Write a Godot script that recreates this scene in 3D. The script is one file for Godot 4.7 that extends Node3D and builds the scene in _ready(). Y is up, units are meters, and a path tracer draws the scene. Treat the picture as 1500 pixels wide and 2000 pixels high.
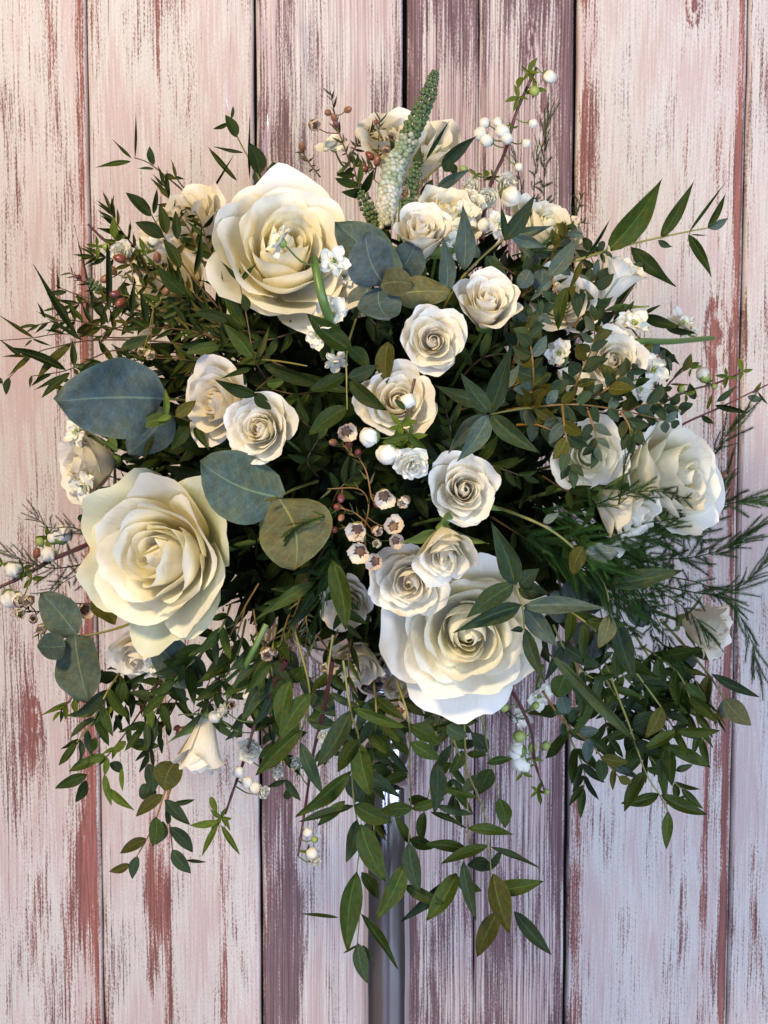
extends Node3D
# A bridal-white flower arrangement on a polished silver stand in front of a whitewashed plank wall.

const DIST := 1.15          # camera to the middle of the arrangement
const MPP := 0.0004         # metres per photo pixel there
const PITCH := 5.1          # camera looks slightly down
const MID := Vector3(0, 0.75, 0)
const WALL_Z := -0.36
var eye: Vector3
var look: Basis
var rng := RandomNumberGenerator.new()
var used := {}
var mats := {}
var leaf_lib := {}
var lib := {}

func _ready():
	rng.seed = 7
	# ---- camera
	var cam := Camera3D.new()
	cam.name = "camera"
	look = Basis(Vector3.RIGHT, -deg_to_rad(PITCH))
	eye = MID + look.z * DIST
	cam.transform = Transform3D(look, eye)
	cam.fov = rad_to_deg(2.0 * atan(1000.0 * MPP / DIST))
	cam.near = 0.05
	cam.far = 50.0
	add_child(cam)
	# ---- surroundings and exposure
	var env := Environment.new()
	env.background_mode = Environment.BG_COLOR
	env.background_color = Color(0.30, 0.29, 0.31)
	env.background_energy_multiplier = 0.55
	env.tonemap_mode = Environment.TONE_MAPPER_LINEAR
	env.tonemap_exposure = 1.9
	env.sdfgi_enabled = true
	env.ssao_enabled = true
	env.ssil_enabled = true
	var we := WorldEnvironment.new()
	we.name = "surroundings"
	we.environment = env
	add_child(we)
	# ---- lamps: warm ceiling lamp above on one side, cool window light from the other
	lamp("warm_lamp", Vector3(-0.95, 1.95, 1.6), Vector3(-0.02, 0.85, 0.0), Vector2(0.36, 0.36), Color(1.0, 0.88, 0.69), 2.75)
	lamp("window_light", Vector3(1.5, 0.75, 1.75), Vector3(0, 0.7, 0), Vector2(1.1, 1.3), Color(0.84, 0.90, 1.0), 2.45)
	lamp("low_window_light", Vector3(-0.5, 0.35, 2.3), Vector3(0, 0.55, 0), Vector2(1.4, 0.7), Color(0.76, 0.83, 1.0), 1.6)
	make_materials()
	build_wall()
	build_stand()
	build_heart()
	build_roses()
	build_greens()
	build_small_flowers()

func lamp(called, from, to, size, col, energy):
	var l := AreaLight3D.new()
	l.name = called
	add_child(l)
	l.look_at_from_position(from, to)
	l.area_size = size
	l.light_color = col
	l.light_energy = energy
	l.area_normalize_energy = true
	l.area_range = 8.0
	l.shadow_enabled = true

# ------------------------------------------------------------------ places
func at(px: float, py: float, z: float) -> Vector3:
	var d := look * Vector3((px - 750.0) * MPP / DIST, -(py - 1000.0) * MPP / DIST, -1.0)
	return eye + d * ((z - eye.z) / d.z)

func dome(px: float, py: float) -> float:
	var r := (Vector2(px - 745.0, (py - 900.0) * 1.05) / 640.0).length_squared()
	return -0.06 + 0.20 * sqrt(maxf(0.0, 1.0 - r))

func on(px: float, py: float, dz := 0.0) -> Vector3:
	return at(px, py, dome(px, py) + dz)

func metres(n: float, z: float) -> float:
	return n * MPP * (eye.z - z) / DIST

func rnd(a: float, b: float) -> float:
	return rng.randf_range(a, b)

# ------------------------------------------------------------------ objects
func numbered(called: String) -> String:
	var n: int = used.get(called, 0)
	used[called] = n + 1
	return called if n == 0 else "%s_%03d" % [called, n]

func thing(called: String, label: String, category: String, place: Vector3, group := "") -> Node3D:
	var o := Node3D.new()
	o.name = numbered(called)
	add_child(o)
	o.position = place
	o.set_meta("label", label)
	o.set_meta("category", category)
	if group != "":
		o.set_meta("group", group)
	return o

func part(called: String, mesh: Mesh, mat: Material, parent: Node3D, xf := Transform3D()) -> MeshInstance3D:
	var m := MeshInstance3D.new()
	m.name = called
	m.mesh = mesh
	m.material_override = mat
	m.transform = xf
	parent.add_child(m, true)
	return m

# ------------------------------------------------------------------ meshes
func grid(p: PackedVector3Array, nu: int, nv: int, wrap := false, cols = null, uvs = null) -> ArrayMesh:
	var n := PackedVector3Array()
	n.resize(p.size())
	var w := nu + 1
	for j in nv + 1:
		for i in w:
			var k := j * w + i
			var a := k - 1 if i > 0 else (j * w + nu - 1 if wrap else k)
			var b := k + 1 if i < nu else (j * w + 1 if wrap else k)
			var c := k - w if j > 0 else k
			var d := k + w if j < nv else k
			var nn := (p[d] - p[c]).cross(p[b] - p[a])
			if nn.length_squared() < 1e-20:
				var mid := p[k] - p[(nv / 2) * w + nu / 2]
				nn = (p[k] - p[k + w]) if j == 0 else ((p[k] - p[k - w]) if j == nv else mid)
				if wrap:
					nn = (p[0] - p[nv * w]) if j == 0 else (p[nv * w] - p[0])
			n[k] = nn.normalized()
	var ix := PackedInt32Array()
	for j in nv:
		for i in nu:
			var k := j * w + i
			ix.append_array([k, k + 1, k + w, k + 1, k + w + 1, k + w])
	var arr := []
	arr.resize(Mesh.ARRAY_MAX)
	arr[Mesh.ARRAY_VERTEX] = p
	arr[Mesh.ARRAY_NORMAL] = n
	if cols != null:
		arr[Mesh.ARRAY_COLOR] = cols
	if uvs != null:
		arr[Mesh.ARRAY_TEX_UV] = uvs
	arr[Mesh.ARRAY_INDEX] = ix
	var m := ArrayMesh.new()
	m.add_surface_from_arrays(Mesh.PRIMITIVE_TRIANGLES, arr)
	return m

func smooth_path(pts: Array, each := 4) -> PackedVector3Array:
	var out := PackedVector3Array()
	for i in pts.size() - 1:
		var a: Vector3 = pts[maxi(i - 1, 0)]
		var b: Vector3 = pts[i]
		var c: Vector3 = pts[i + 1]
		var d: Vector3 = pts[mini(i + 2, pts.size() - 1)]
		for k in each:
			out.append(b.cubic_interpolate(c, a, d, float(k) / each))
	out.append(pts[-1])
	return out

func tube(path: PackedVector3Array, r0: float, r1: float, sides := 5, origin := Vector3.ZERO, knobby := 0.0) -> ArrayMesh:
	var p := PackedVector3Array()
	var uv := PackedVector2Array()
	var nrm := Vector3(0.31, 0.2, 0.93)
	var n := path.size()
	for j in n:
		var t := (path[mini(j + 1, n - 1)] - path[maxi(j - 1, 0)]).normalized()
		nrm = (nrm - t * nrm.dot(t)).normalized()
		var bi := t.cross(nrm)
		var r := lerpf(r0, r1, float(j) / (n - 1))
		if knobby > 0.0 and j % 3 == 1:
			r *= 1.0 + knobby
		for i in sides + 1:
			var a := -TAU * i / sides
			p.append(path[j] - origin + (nrm * cos(a) + bi * sin(a)) * r)
			uv.append(Vector2(float(i) / sides, float(j) / n))
	return grid(p, sides, n - 1, true, null, uv)

func lathe(profile: Array, sides := 40, flutes := 0.0) -> ArrayMesh:
	var p := PackedVector3Array()
	for q in profile:
		for i in sides + 1:
			var a := TAU * i / sides
			var rr: float = q[0] * (1.0 + flutes * cos(8.0 * a))
			p.append(Vector3(rr * cos(a), q[1], rr * sin(a)))
	return grid(p, sides, profile.size() - 1, true)

func ball(lobes: float, depth: float, stretch := 1.0, nu := 14, nv := 9, pinch := 0.0, lap := 0.0) -> ArrayMesh:
	var p := PackedVector3Array()
	for j in nv + 1:
		var th := PI * j / nv
		for i in nu + 1:
			var ph := TAU * i / nu
			var r := 1.0 + depth * cos(lobes * ph + 2.5 * th) * sin(th)
			if lap > 0.0:
				r = 1.0 + lap * (pow(fposmod(lobes * ph / TAU + 0.8 * th / PI, 1.0), 1.6) - 0.5) * sin(th)
			var s := sin(th) * r * (1.0 - pinch * (0.5 - 0.5 * cos(th)))
			p.append(Vector3(s * cos(ph), -cos(th) * stretch * (1.0 + 0.4 * depth * cos(lobes * ph)), s * sin(ph)))
	return grid(p, nu, nv, true)

# a leaf one unit long along +y, one unit wide across x; bend, fold and sickle are shares of its length
func leaf_shape(kind: String, v: float) -> float:
	match kind:
		"round": return pow(sin(PI * pow(clampf(v, 0.004, 0.997), 0.82)), 0.58)
		"oval": return pow(sin(PI * pow(clampf(v, 0.004, 0.997), 0.78)), 0.85)
		"lance": return pow(sin(PI * pow(clampf(v, 0.004, 0.997), 0.72)), 1.05) * (1.0 - 0.35 * v * v)
		"strap": return pow(sin(PI * clampf(v, 0.004, 0.997)), 0.45) * (1.0 - 0.3 * v)
		_: return pow(sin(PI * pow(clampf(v, 0.004, 0.997), 0.6)), 0.9)

func leaf_mesh(kind: String, variant: int) -> ArrayMesh:
	var key := "%s%d" % [kind, variant]
	if leaf_lib.has(key):
		return leaf_lib[key]
	var r := RandomNumberGenerator.new()
	r.seed = hash(key)
	var bend := r.randf_range(-0.20, 0.16)
	var fold := r.randf_range(0.05, 0.22)
	var sickle := r.randf_range(-0.09, 0.09)
	var twist := r.randf_range(-0.35, 0.35)
	var wave := r.randf_range(0.01, 0.03)
	var dent := r.randf_range(0.0, 0.07)
	var at0 := r.randf_range(0.2, 0.8)
	if kind == "round":
		bend = r.randf_range(-0.34, 0.24)
		wave = r.randf_range(0.03, 0.06)
		fold = r.randf_range(-0.12, 0.20)
		twist *= 0.5
	var nu := 6
	var nv := 10
	var p := PackedVector3Array()
	var uv := PackedVector2Array()
	for j in nv + 1:
		var v := float(j) / nv
		var w := 0.5 * leaf_shape(kind, v)
		var tw := twist * v
		for i in nu + 1:
			var u := (2.0 * i / nu - 1.0)
			var x := u * w * (1.0 - dent * exp(-pow((v - at0) * 7.0, 2)) * (1.0 if u > 0.0 else 0.3))
			var z := fold * absf(u) * w + wave * sin(v * 9.0 + u * 2.0) * absf(u)
			var q := Vector3(x * cos(tw) - z * sin(tw), v, x * sin(tw) * 0.5 + z * cos(tw))
			q.x += sickle * sin(v * PI) * 0.6 / 0.35
			q.z += bend * v * v - bend * v * 0.6
			p.append(q)
			uv.append(Vector2(0.5 + 0.5 * u, v))
	leaf_lib[key] = grid(p, nu, nv, false, null, uv)
	return leaf_lib[key]

func leaf(parent: Node3D, kind: String, mat: String, base: Vector3, tip: Vector3, width: float, roll: float, called := "leaf") -> MeshInstance3D:
	var y := tip - base
	var len := y.length()
	if len < 0.001:
		return null
	var yn := y / len
	var toward := (eye - base).normalized()
	var z := toward - yn * toward.dot(yn)
	if z.length() < 0.05:
		z = Vector3.UP - yn * Vector3.UP.dot(yn)
	z = z.normalized().rotated(yn, roll)
	var x := yn.cross(z)
	var b := Basis(x * width, y, z * len)
	return part(called, leaf_mesh(kind, rng.randi() % 6), pick(mat), parent, Transform3D(b, base - parent.position))

func pick(mat: String) -> Material:
	var a: Array = mats[mat]
	return a[rng.randi() % a.size()]

# ------------------------------------------------------------------ materials
func lin(r: float, g: float, b: float) -> Color:
	return Color(r, g, b).linear_to_srgb()

func plain(col: Color, rough := 0.5, through := Color.BLACK) -> StandardMaterial3D:
	var m := StandardMaterial3D.new()
	m.albedo_color = col
	m.roughness = rough
	if through != Color.BLACK:
		m.backlight_enabled = true
		m.backlight = through
	return m

func leaf_texture(veins: float, rib: float, spots: float, sd: int, drift := 0.25) -> ImageTexture:
	var im := Image.create(96, 192, false, Image.FORMAT_RGB8)
	var f := FastNoiseLite.new()
	f.seed = sd
	f.frequency = 0.035
	var g := FastNoiseLite.new()
	g.seed = sd + 5
	g.frequency = 0.16
	for y in 192:
		for x in 96:
			var u := absf(x - 47.5) / 48.0
			var v := y / 192.0
			var s := 0.80 + 0.14 * f.get_noise_2d(x, y) + spots * g.get_noise_2d(x, y)
			var line := fposmod(v * 11.0 - u * 2.6 + (0.5 if x > 47 else 0.0), 1.0)
			s += veins * exp(-pow((line - 0.5) * 9.0, 2)) * clampf(u * 4.0, 0.0, 1.0)
			var mid := exp(-pow(u * 48.0 / (1.7 - 1.2 * v), 2))
			s = clampf(s * 0.62, 0.0, 1.0)
			var hue := clampf(1.6 * f.get_noise_2d(x * 0.8 + 300.0, y * 0.8), -1.0, 1.0) * drift
			var c := Color(s * (1.0 + 0.5 * hue), s, s * (1.0 - 0.6 * hue)).lerp(Color(1.0, 1.0, 0.78), mid * rib)
			c = c.lerp(Color(0.85, 0.82, 0.6), 0.22 * clampf((u - 0.86) * 6.0, 0.0, 1.0))
			im.set_pixel(x, y, c)
	return ImageTexture.create_from_image(im)

func greens(called: String, base: Color, rough: float, tex: Texture2D, vary := 0.16, back := 0.16, shine := 0.5):
	var a := []
	for k in 4:
		var f := 1.0 + vary * (k - 1.5) / 1.5
		f *= 2.1
		var c := Color(base.r * f * (1.0 + 0.06 * (k % 2)), base.g * f, base.b * f * (1.0 - 0.08 * (k % 2)))
		var m := plain(c.linear_to_srgb(), rough)
		m.albedo_texture = tex
		m.metallic_specular = shine
		m.backlight_enabled = true
		m.backlight = Color(back, back * 1.05, back * 0.6)
		a.append(m)
	mats[called] = a

func make_materials():
	var t1 := leaf_texture(0.06, 0.62, 0.05, 3)
	var t2 := leaf_texture(0.06, 0.55, 0.11, 11, 0.14)
	var t3 := leaf_texture(0.03, 0.35, 0.04, 21)
	greens("silver", Color(0.180, 0.238, 0.220), 0.62, t2, 0.16, 0.12, 0.35)
	greens("steel", Color(0.098, 0.156, 0.160), 0.58, t2, 0.16, 0.12, 0.35)
	greens("teal", Color(0.130, 0.195, 0.150), 0.6, t2, 0.16, 0.12, 0.35)
	greens("sage", Color(0.185, 0.195, 0.088), 0.64, t2, 0.16, 0.12, 0.3)
	greens("bluegreen", Color(0.066, 0.108, 0.050), 0.56, t1, 0.24, 0.2, 0.22)
	greens("green", Color(0.074, 0.120, 0.022), 0.5, t1, 0.24, 0.24, 0.22)
	greens("deep", Color(0.042, 0.074, 0.018), 0.5, t1, 0.24, 0.18, 0.22)
	greens("olive", Color(0.120, 0.125, 0.024), 0.52, t1, 0.2, 0.24, 0.22)
	greens("fresh", Color(0.170, 0.250, 0.028), 0.48, t3, 0.16, 0.35, 0.25)
	greens("needle", Color(0.110, 0.120, 0.025), 0.5, t3)
	greens("fern", Color(0.050, 0.125, 0.026), 0.5, t3, 0.35, 0.25, 0.25)
	greens("fern_grey", Color(0.055, 0.075, 0.038), 0.55, t3)
	mats.red_stem = [plain(lin(0.12, 0.025, 0.025), 0.4), plain(lin(0.09, 0.025, 0.028), 0.4)]
	mats.orange_stem = [plain(lin(0.28, 0.14, 0.035), 0.45), plain(lin(0.22, 0.125, 0.03), 0.45)]
	mats.yellow_stem = [plain(lin(0.26, 0.25, 0.06), 0.45), plain(lin(0.22, 0.22, 0.06), 0.45)]
	mats.green_stem = [plain(lin(0.10, 0.18, 0.045), 0.4)]
	mats.brown_stem = [plain(lin(0.10, 0.06, 0.03), 0.5)]
	mats.sepal = [plain(lin(0.13, 0.21, 0.05), 0.5, Color(0.2, 0.25, 0.05)), plain(lin(0.11, 0.18, 0.045), 0.5, Color(0.2, 0.25, 0.05))]
	mats.white = [plain(lin(0.82, 0.81, 0.72), 0.7, Color(0.5, 0.5, 0.42)), plain(lin(0.78, 0.78, 0.70), 0.7, Color(0.5, 0.5, 0.42))]
	for m in mats.white:
		m.metallic_specular = 0.25
	mats.pinkwhite = [plain(lin(0.60, 0.50, 0.40), 0.6, Color(0.3, 0.26, 0.22)), plain(lin(0.68, 0.60, 0.48), 0.6, Color(0.3, 0.26, 0.22))]
	mats.berry = [plain(lin(0.22, 0.065, 0.045), 0.28), plain(lin(0.28, 0.13, 0.07), 0.28), plain(lin(0.16, 0.05, 0.055), 0.28)]
	mats.cup = [plain(lin(0.20, 0.20, 0.05), 0.4), plain(lin(0.17, 0.095, 0.05), 0.5)]
	mats.lime = [plain(lin(0.30, 0.38, 0.10), 0.5, Color(0.2, 0.2, 0.1))]
	mats.floret = [plain(lin(0.50, 0.53, 0.46), 0.6), plain(lin(0.36, 0.41, 0.34), 0.6), plain(lin(0.56, 0.57, 0.52), 0.6)]
	mats.floret_mid = [plain(lin(0.34, 0.40, 0.31), 0.6), plain(lin(0.24, 0.31, 0.20), 0.6), plain(lin(0.42, 0.47, 0.38), 0.6)]
	mats.floret_green = [plain(lin(0.10, 0.16, 0.06), 0.6), plain(lin(0.075, 0.125, 0.05), 0.6)]
	# petals: their own colour runs from a creamy foot to a paler rim (vertex colour); fine veins as relief
	var pn := FastNoiseLite.new()
	pn.seed = 4
	pn.frequency = 0.02
	pn.fractal_octaves = 4
	var nt := NoiseTexture2D.new()
	nt.width = 256
	nt.height = 256
	nt.seamless = true
	nt.noise = pn
	for q in [["petal", Color(0.80, 0.77, 0.62)], ["petal_blush", Color(0.80, 0.77, 0.66)]]:
		var m := plain(Color.WHITE, 0.58, q[1])
		m.vertex_color_use_as_albedo = true
		m.metallic_specular = 0.3
		m.heightmap_enabled = true
		m.heightmap_texture = nt
		m.heightmap_scale = 0.03
		m.uv1_scale = Vector3(3.0, 0.7, 1.0)
		m.rim_enabled = true
		m.rim = 0.2
		mats[q[0]] = [m]
	var ch := plain(Color(0.74, 0.74, 0.76), 0.17)
	ch.metallic = 1.0
	mats.chrome = [ch]
	var rb := plain(Color(0.86, 0.80, 0.92, 0.35), 0.12)
	rb.transparency = BaseMaterial3D.TRANSPARENCY_ALPHA
	mats.ribbon = [rb]

# ------------------------------------------------------------------ plank wall
func plank_texture(sd: int, w: int, h: int, span: float, tall: float, cover: float, bands: Array, cracks: Array, knots: Array, wood: Color, wood2: Color, grain: float) -> ImageTexture:
	var im := Image.create(w, h, false, Image.FORMAT_RGB8)
	var streak := FastNoiseLite.new()
	streak.seed = sd
	streak.frequency = 1.0
	streak.fractal_octaves = 3
	var patch := FastNoiseLite.new()
	patch.seed = sd + 1
	patch.frequency = 1.0
	patch.fractal_octaves = 3
	var speck := FastNoiseLite.new()
	speck.seed = sd + 2
	speck.frequency = 1.0
	speck.fractal_octaves = 2
	var paint := Color(0.885, 0.87, 0.85)
	for j in h:
		var y := tall * (1.0 - (j + 0.5) / h)
		for i in w:
			var x0 := span * (i + 0.5) / w
			var u := x0 / span
			var x := x0
			var ring := 0.0
			for k in knots:
				var dx: float = (x0 - k[0]) / k[2]
				var dy: float = (y - k[1]) / (k[2] * 2.6)
				var d2: float = dx * dx + dy * dy
				if d2 < 9.0:
					x += (x0 - k[0]) * -0.55 * exp(-d2) + 0.004 * exp(-d2 * 0.5) * signf(dx)
					ring = maxf(ring, exp(-d2 * 0.8) * (0.5 + 0.5 * sin(sqrt(d2) * 9.0 + 1.5 * patch.get_noise_2d(x0 * 60.0, y * 25.0))))
			x += 0.0025 * patch.get_noise_2d(3.0, y * 3.0)
			var g := streak.get_noise_2d(x * 360.0, y * 13.0)
			var ln := streak.get_noise_2d(x * 420.0 + 500.0, y * 1.6)
			var p := patch.get_noise_2d(x * 20.0, y * 4.0 + 9.0)
			var s := speck.get_noise_2d(x * 640.0, y * 260.0)
			var c := cover
			var red := 0.0
			for b in bands:
				var e: float = (u - b[0] - 0.012 * p) / b[1]
				var f := exp(-e * e) * (1.0 if b.size() < 6 else clampf(1.0 - absf(y - b[4]) / b[5] * 1.2, 0.0, 1.0))
				c -= b[2] * f
				red = maxf(red, b[3] * f)
			c += 0.66 * p + 0.46 * g + 0.30 * s + 0.30 * ln - 0.6 * ring
			var bare := smoothstep(0.27, -0.27, c)
			var tone := clampf(0.5 + 0.8 * ln + 0.4 * g + 0.2 * s, 0.0, 1.0)
			var wc := wood2.lerp(wood, clampf(red + 0.25 * p, 0.0, 1.0)) * (0.72 + 0.45 * tone)
			var pc := paint * (0.95 + 0.05 * p + 0.06 * s)
			pc = pc.lerp(Color(0.76, 0.65, 0.64), clampf(0.14 + 0.85 * p - 0.5 * g - 0.2 * s, 0.0, 0.6))
			pc = pc.lerp(wood2.lerp(Color(0.70, 0.60, 0.62), 0.55), grain * clampf(0.35 - 1.5 * ln + 0.3 * s, 0.0, 1.0))
			var col := pc.lerp(wc, bare * 0.84)
			for k in cracks:
				var cx: float = k[0] + k[2] * 0.02 * patch.get_noise_2d(k[0] * 50.0, y * 6.0)
				var t := smoothstep(-0.25, 0.15, patch.get_noise_2d(k[0] * 90.0 + 40.0, y * k[3]))
				col = col.lerp(Color(0.20, 0.11, 0.13), 0.8 * t * exp(-pow((u - cx) / k[1], 2)))
			im.set_pixel(i, j, col)
	return ImageTexture.create_from_image(im)

func plank_mesh(w: float, h: float, sd: int) -> ArrayMesh:
	var r := RandomNumberGenerator.new()
	r.seed = sd
	var nz := FastNoiseLite.new()
	nz.seed = sd
	nz.frequency = 2.2
	var prof := [[0.0, -0.016, 0.0], [0.0, -0.0035, 0.005], [0.0012, -0.0012, 0.01], [0.0036, 0.0, 0.02], [0.25, 0.0006, 0.25], [0.5, 0.0008, 0.5], [0.75, 0.0004, 0.75], [-0.0036, 0.0, 0.98], [-0.0012, -0.0012, 0.99], [0.0, -0.0035, 0.995], [0.0, -0.016, 1.0]]
	var p := PackedVector3Array()
	var uv := PackedVector2Array()
	var nv := 30
	for j in nv + 1:
		var y := h * j / nv
		var le := 0.0016 * nz.get_noise_1d(y * 6.0)
		var re := 0.0016 * nz.get_noise_1d(y * 6.0 + 50.0)
		for k in prof.size():
			var q: Array = prof[k]
			var x: float = q[0] if k < 4 else (q[0] * w if k < 7 else w + q[0])
			x += le if k < 4 else (re if k > 6 else 0.0)
			p.append(Vector3(x, y, q[1] + 0.0009 * nz.get_noise_1d(y * 3.0 + 20.0)))
			uv.append(Vector2(clampf(x / w, 0.002, 0.998), 1.0 - float(j) / nv))
	return grid(p, prof.size() - 1, nv, false, null, uv)

func build_wall():
	var tall := 1.45
	var wall := thing("plank_wall", "whitewashed wall of upright weathered planks with red wood showing through", "wall", Vector3(0, 0, WALL_Z))
	var dark := plain(lin(0.012, 0.008, 0.010), 0.9)
	var bk := BoxMesh.new()
	bk.size = Vector3(1.36, tall, 0.012)
	part("backing_board", bk, dark, wall, Transform3D(Basis(), Vector3(0.03, tall / 2, -0.022)))
	var red := Color(0.57, 0.32, 0.275)
	var plum := Color(0.45, 0.34, 0.36)
	var dark_red := Color(0.49, 0.29, 0.29)
	# edges in the photo, cover, bands [middle, half width, strength, redness (, height, reach)], cracks [place, width, meander, run], knots [x, y, size]
	var spec := [
		[-470, -144, 0.52, [[0.4, 0.05, 0.3, 0.9], [0.9, 0.04, 0.4, 0.8]], [[0.05, 0.0008, 0.3, 2.0]], [], red, dark_red],
		[1764, 2090, 0.50, [[0.3, 0.05, 0.3, 0.7], [0.06, 0.04, 0.4, 0.8]], [[0.08, 0.0008, 0.3, 2.0]], [], red, plum],
		[-140, 184, 0.50, [[0.965, 0.022, 0.80, 1.0], [0.92, 0.05, 0.30, 0.9], [0.80, 0.04, 0.22, 0.8], [0.62, 0.06, 0.12, 0.6], [0.55, 0.16, 0.38, 0.15, 0.45, 0.28], [0.90, 0.09, 0.50, 0.1, 0.32, 0.55]], [[0.44, 0.0016, 0.5, 3.0]], [[0.105, 0.50, 0.009], [0.155, 0.36, 0.011]], red, dark_red],
		[187, 501, 0.52, [[0.03, 0.03, 0.25, 0.5], [0.43, 0.016, 0.45, 1.0], [0.60, 0.045, 0.36, 1.0, 1.3, 0.6], [0.34, 0.06, 0.85, 1.0, 0.33, 0.25], [0.40, 0.02, 0.5, 1.0, 0.22, 0.3], [0.77, 0.03, 0.72, 1.0, 0.22, 0.32], [0.97, 0.025, 0.22, 0.5], [0.30, 0.02, 0.22, 0.8]], [[0.026, 0.0011, 0.25, 2.0], [0.052, 0.0009, 0.35, 1.5], [0.128, 0.0008, 0.2, 2.0]], [], red, dark_red],
		[507, 785, 0.46, [[0.05, 0.06, 0.66, 0.1], [0.17, 0.05, 0.45, 0.1], [0.24, 0.05, 0.28, 0.1], [0.95, 0.12, 0.34, 0.2], [0.78, 0.04, 0.22, 0.2], [0.45, 0.04, 0.18, 0.5], [0.14, 0.2, 0.34, 0.1, 0.4, 0.5]], [[0.010, 0.0009, 0.2, 2.0], [0.020, 0.0008, 0.2, 2.0], [0.030, 0.0008, 0.2, 2.0]], [], red, plum],
		[793, 929, 0.30, [[0.5, 0.7, 0.12, 0.1], [0.1, 0.10, 0.32, 0.1], [0.9, 0.12, 0.25, 0.15], [0.45, 0.05, 0.2, 0.1]], [[0.022, 0.0010, 0.25, 2.0], [0.045, 0.0009, 0.25, 3.0]], [], red, plum],
		[931, 1110, 0.28, [[0.5, 0.7, 0.12, 0.1], [0.92, 0.10, 0.36, 0.0], [0.7, 0.05, 0.2, 0.05], [0.3, 0.05, 0.2, 0.05]], [[0.018, 0.0009, 0.25, 2.0], [0.035, 0.0009, 0.4, 2.0], [0.052, 0.0008, 0.3, 3.0], [0.072, 0.0009, 0.3, 2.0]], [[0.065, 1.13, 0.010], [0.052, 1.19, 0.007]], red, plum],
		[1118, 1439, 0.50, [[0.045, 0.04, 0.62, 0.85], [0.11, 0.04, 0.28, 0.6], [0.965, 0.028, 1.0, 0.8], [0.90, 0.02, 0.35, 0.9], [0.84, 0.03, 0.36, 0.9], [0.62, 0.04, 0.2, 0.6], [0.72, 0.02, 0.5, 1.0, 0.42, 0.4], [0.84, 0.022, 0.7, 1.0, 0.42, 0.4]], [[0.05, 0.0007, 0.2, 3.0], [0.09, 0.0007, 0.25, 3.0]], [[0.115, 1.225, 0.009], [0.145, 0.90, 0.014]], red, dark_red],
		[1443, 1760, 0.56, [[0.02, 0.02, 0.3, 0.6], [0.14, 0.03, 0.45, 1.0, 0.36, 0.35], [0.18, 0.05, 0.18, 0.8]], [[0.016, 0.0007, 0.3, 3.0]], [], red, dark_red],
	]
	for k in spec.size():
		var s: Array = spec[k]
		var x0 := at(s[0], 1000, WALL_Z).x
		var x1 := at(s[1], 1000, WALL_Z).x
		var m := StandardMaterial3D.new()
		var t := plank_texture(40 + k * 10, 288 if x1 - x0 > 0.12 else 176, 1792, x1 - x0, tall, s[2], s[3], s[4], s[5], s[6], s[7], 0.9 if k == 5 or k == 6 else (0.5 if k == 4 else 0.12))
		m.albedo_texture = t
		m.roughness = 0.72
		m.metallic_specular = 0.35
		m.texture_repeat = false
		m.heightmap_enabled = true
		m.heightmap_texture = t
		m.heightmap_scale = 0.06
		part("plank", plank_mesh(x1 - x0, tall, 300 + k), m, wall, Transform3D(Basis(), Vector3(x0, 0, 0.0005 * (k % 3))))
	# the clear curling ribbons that hang in front of the planks
	for r in [["clear lilac curling ribbon hanging in front of the dark plank gap", [[533, -30], [539, 90], [531, 190], [519, 290], [502, 345]], 7.0],
			["faint straight clear ribbon hanging before the pink plank", [[446, -30], [451, 70], [448, 140], [446, 215]], 5.0]]:
		var pts := []
		for q in r[1]:
			pts.append(at(q[0], q[1], -0.30 + 0.004 * sin(q[1] * 0.02)))
		var o := thing("curling_ribbon", r[0], "ribbon", pts[-1], "curling ribbons")
		var path := smooth_path(pts, 8)
		var p := PackedVector3Array()
		var n := path.size()
		for j in n:
			var tw := 0.5 + 1.2 * sin(j * 0.16)
			for i in 4:
				p.append(path[j] - pts[-1] + Vector3(cos(tw), 0, sin(tw)) * (i / 3.0 - 0.5) * metres(r[2] * 2.0, -0.3) + Vector3(0, 0, 0.0008 * cos(i * 2.1)))
		part("ribbon_strand", grid(p, 3, n - 1), mats.ribbon[0], o)

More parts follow.
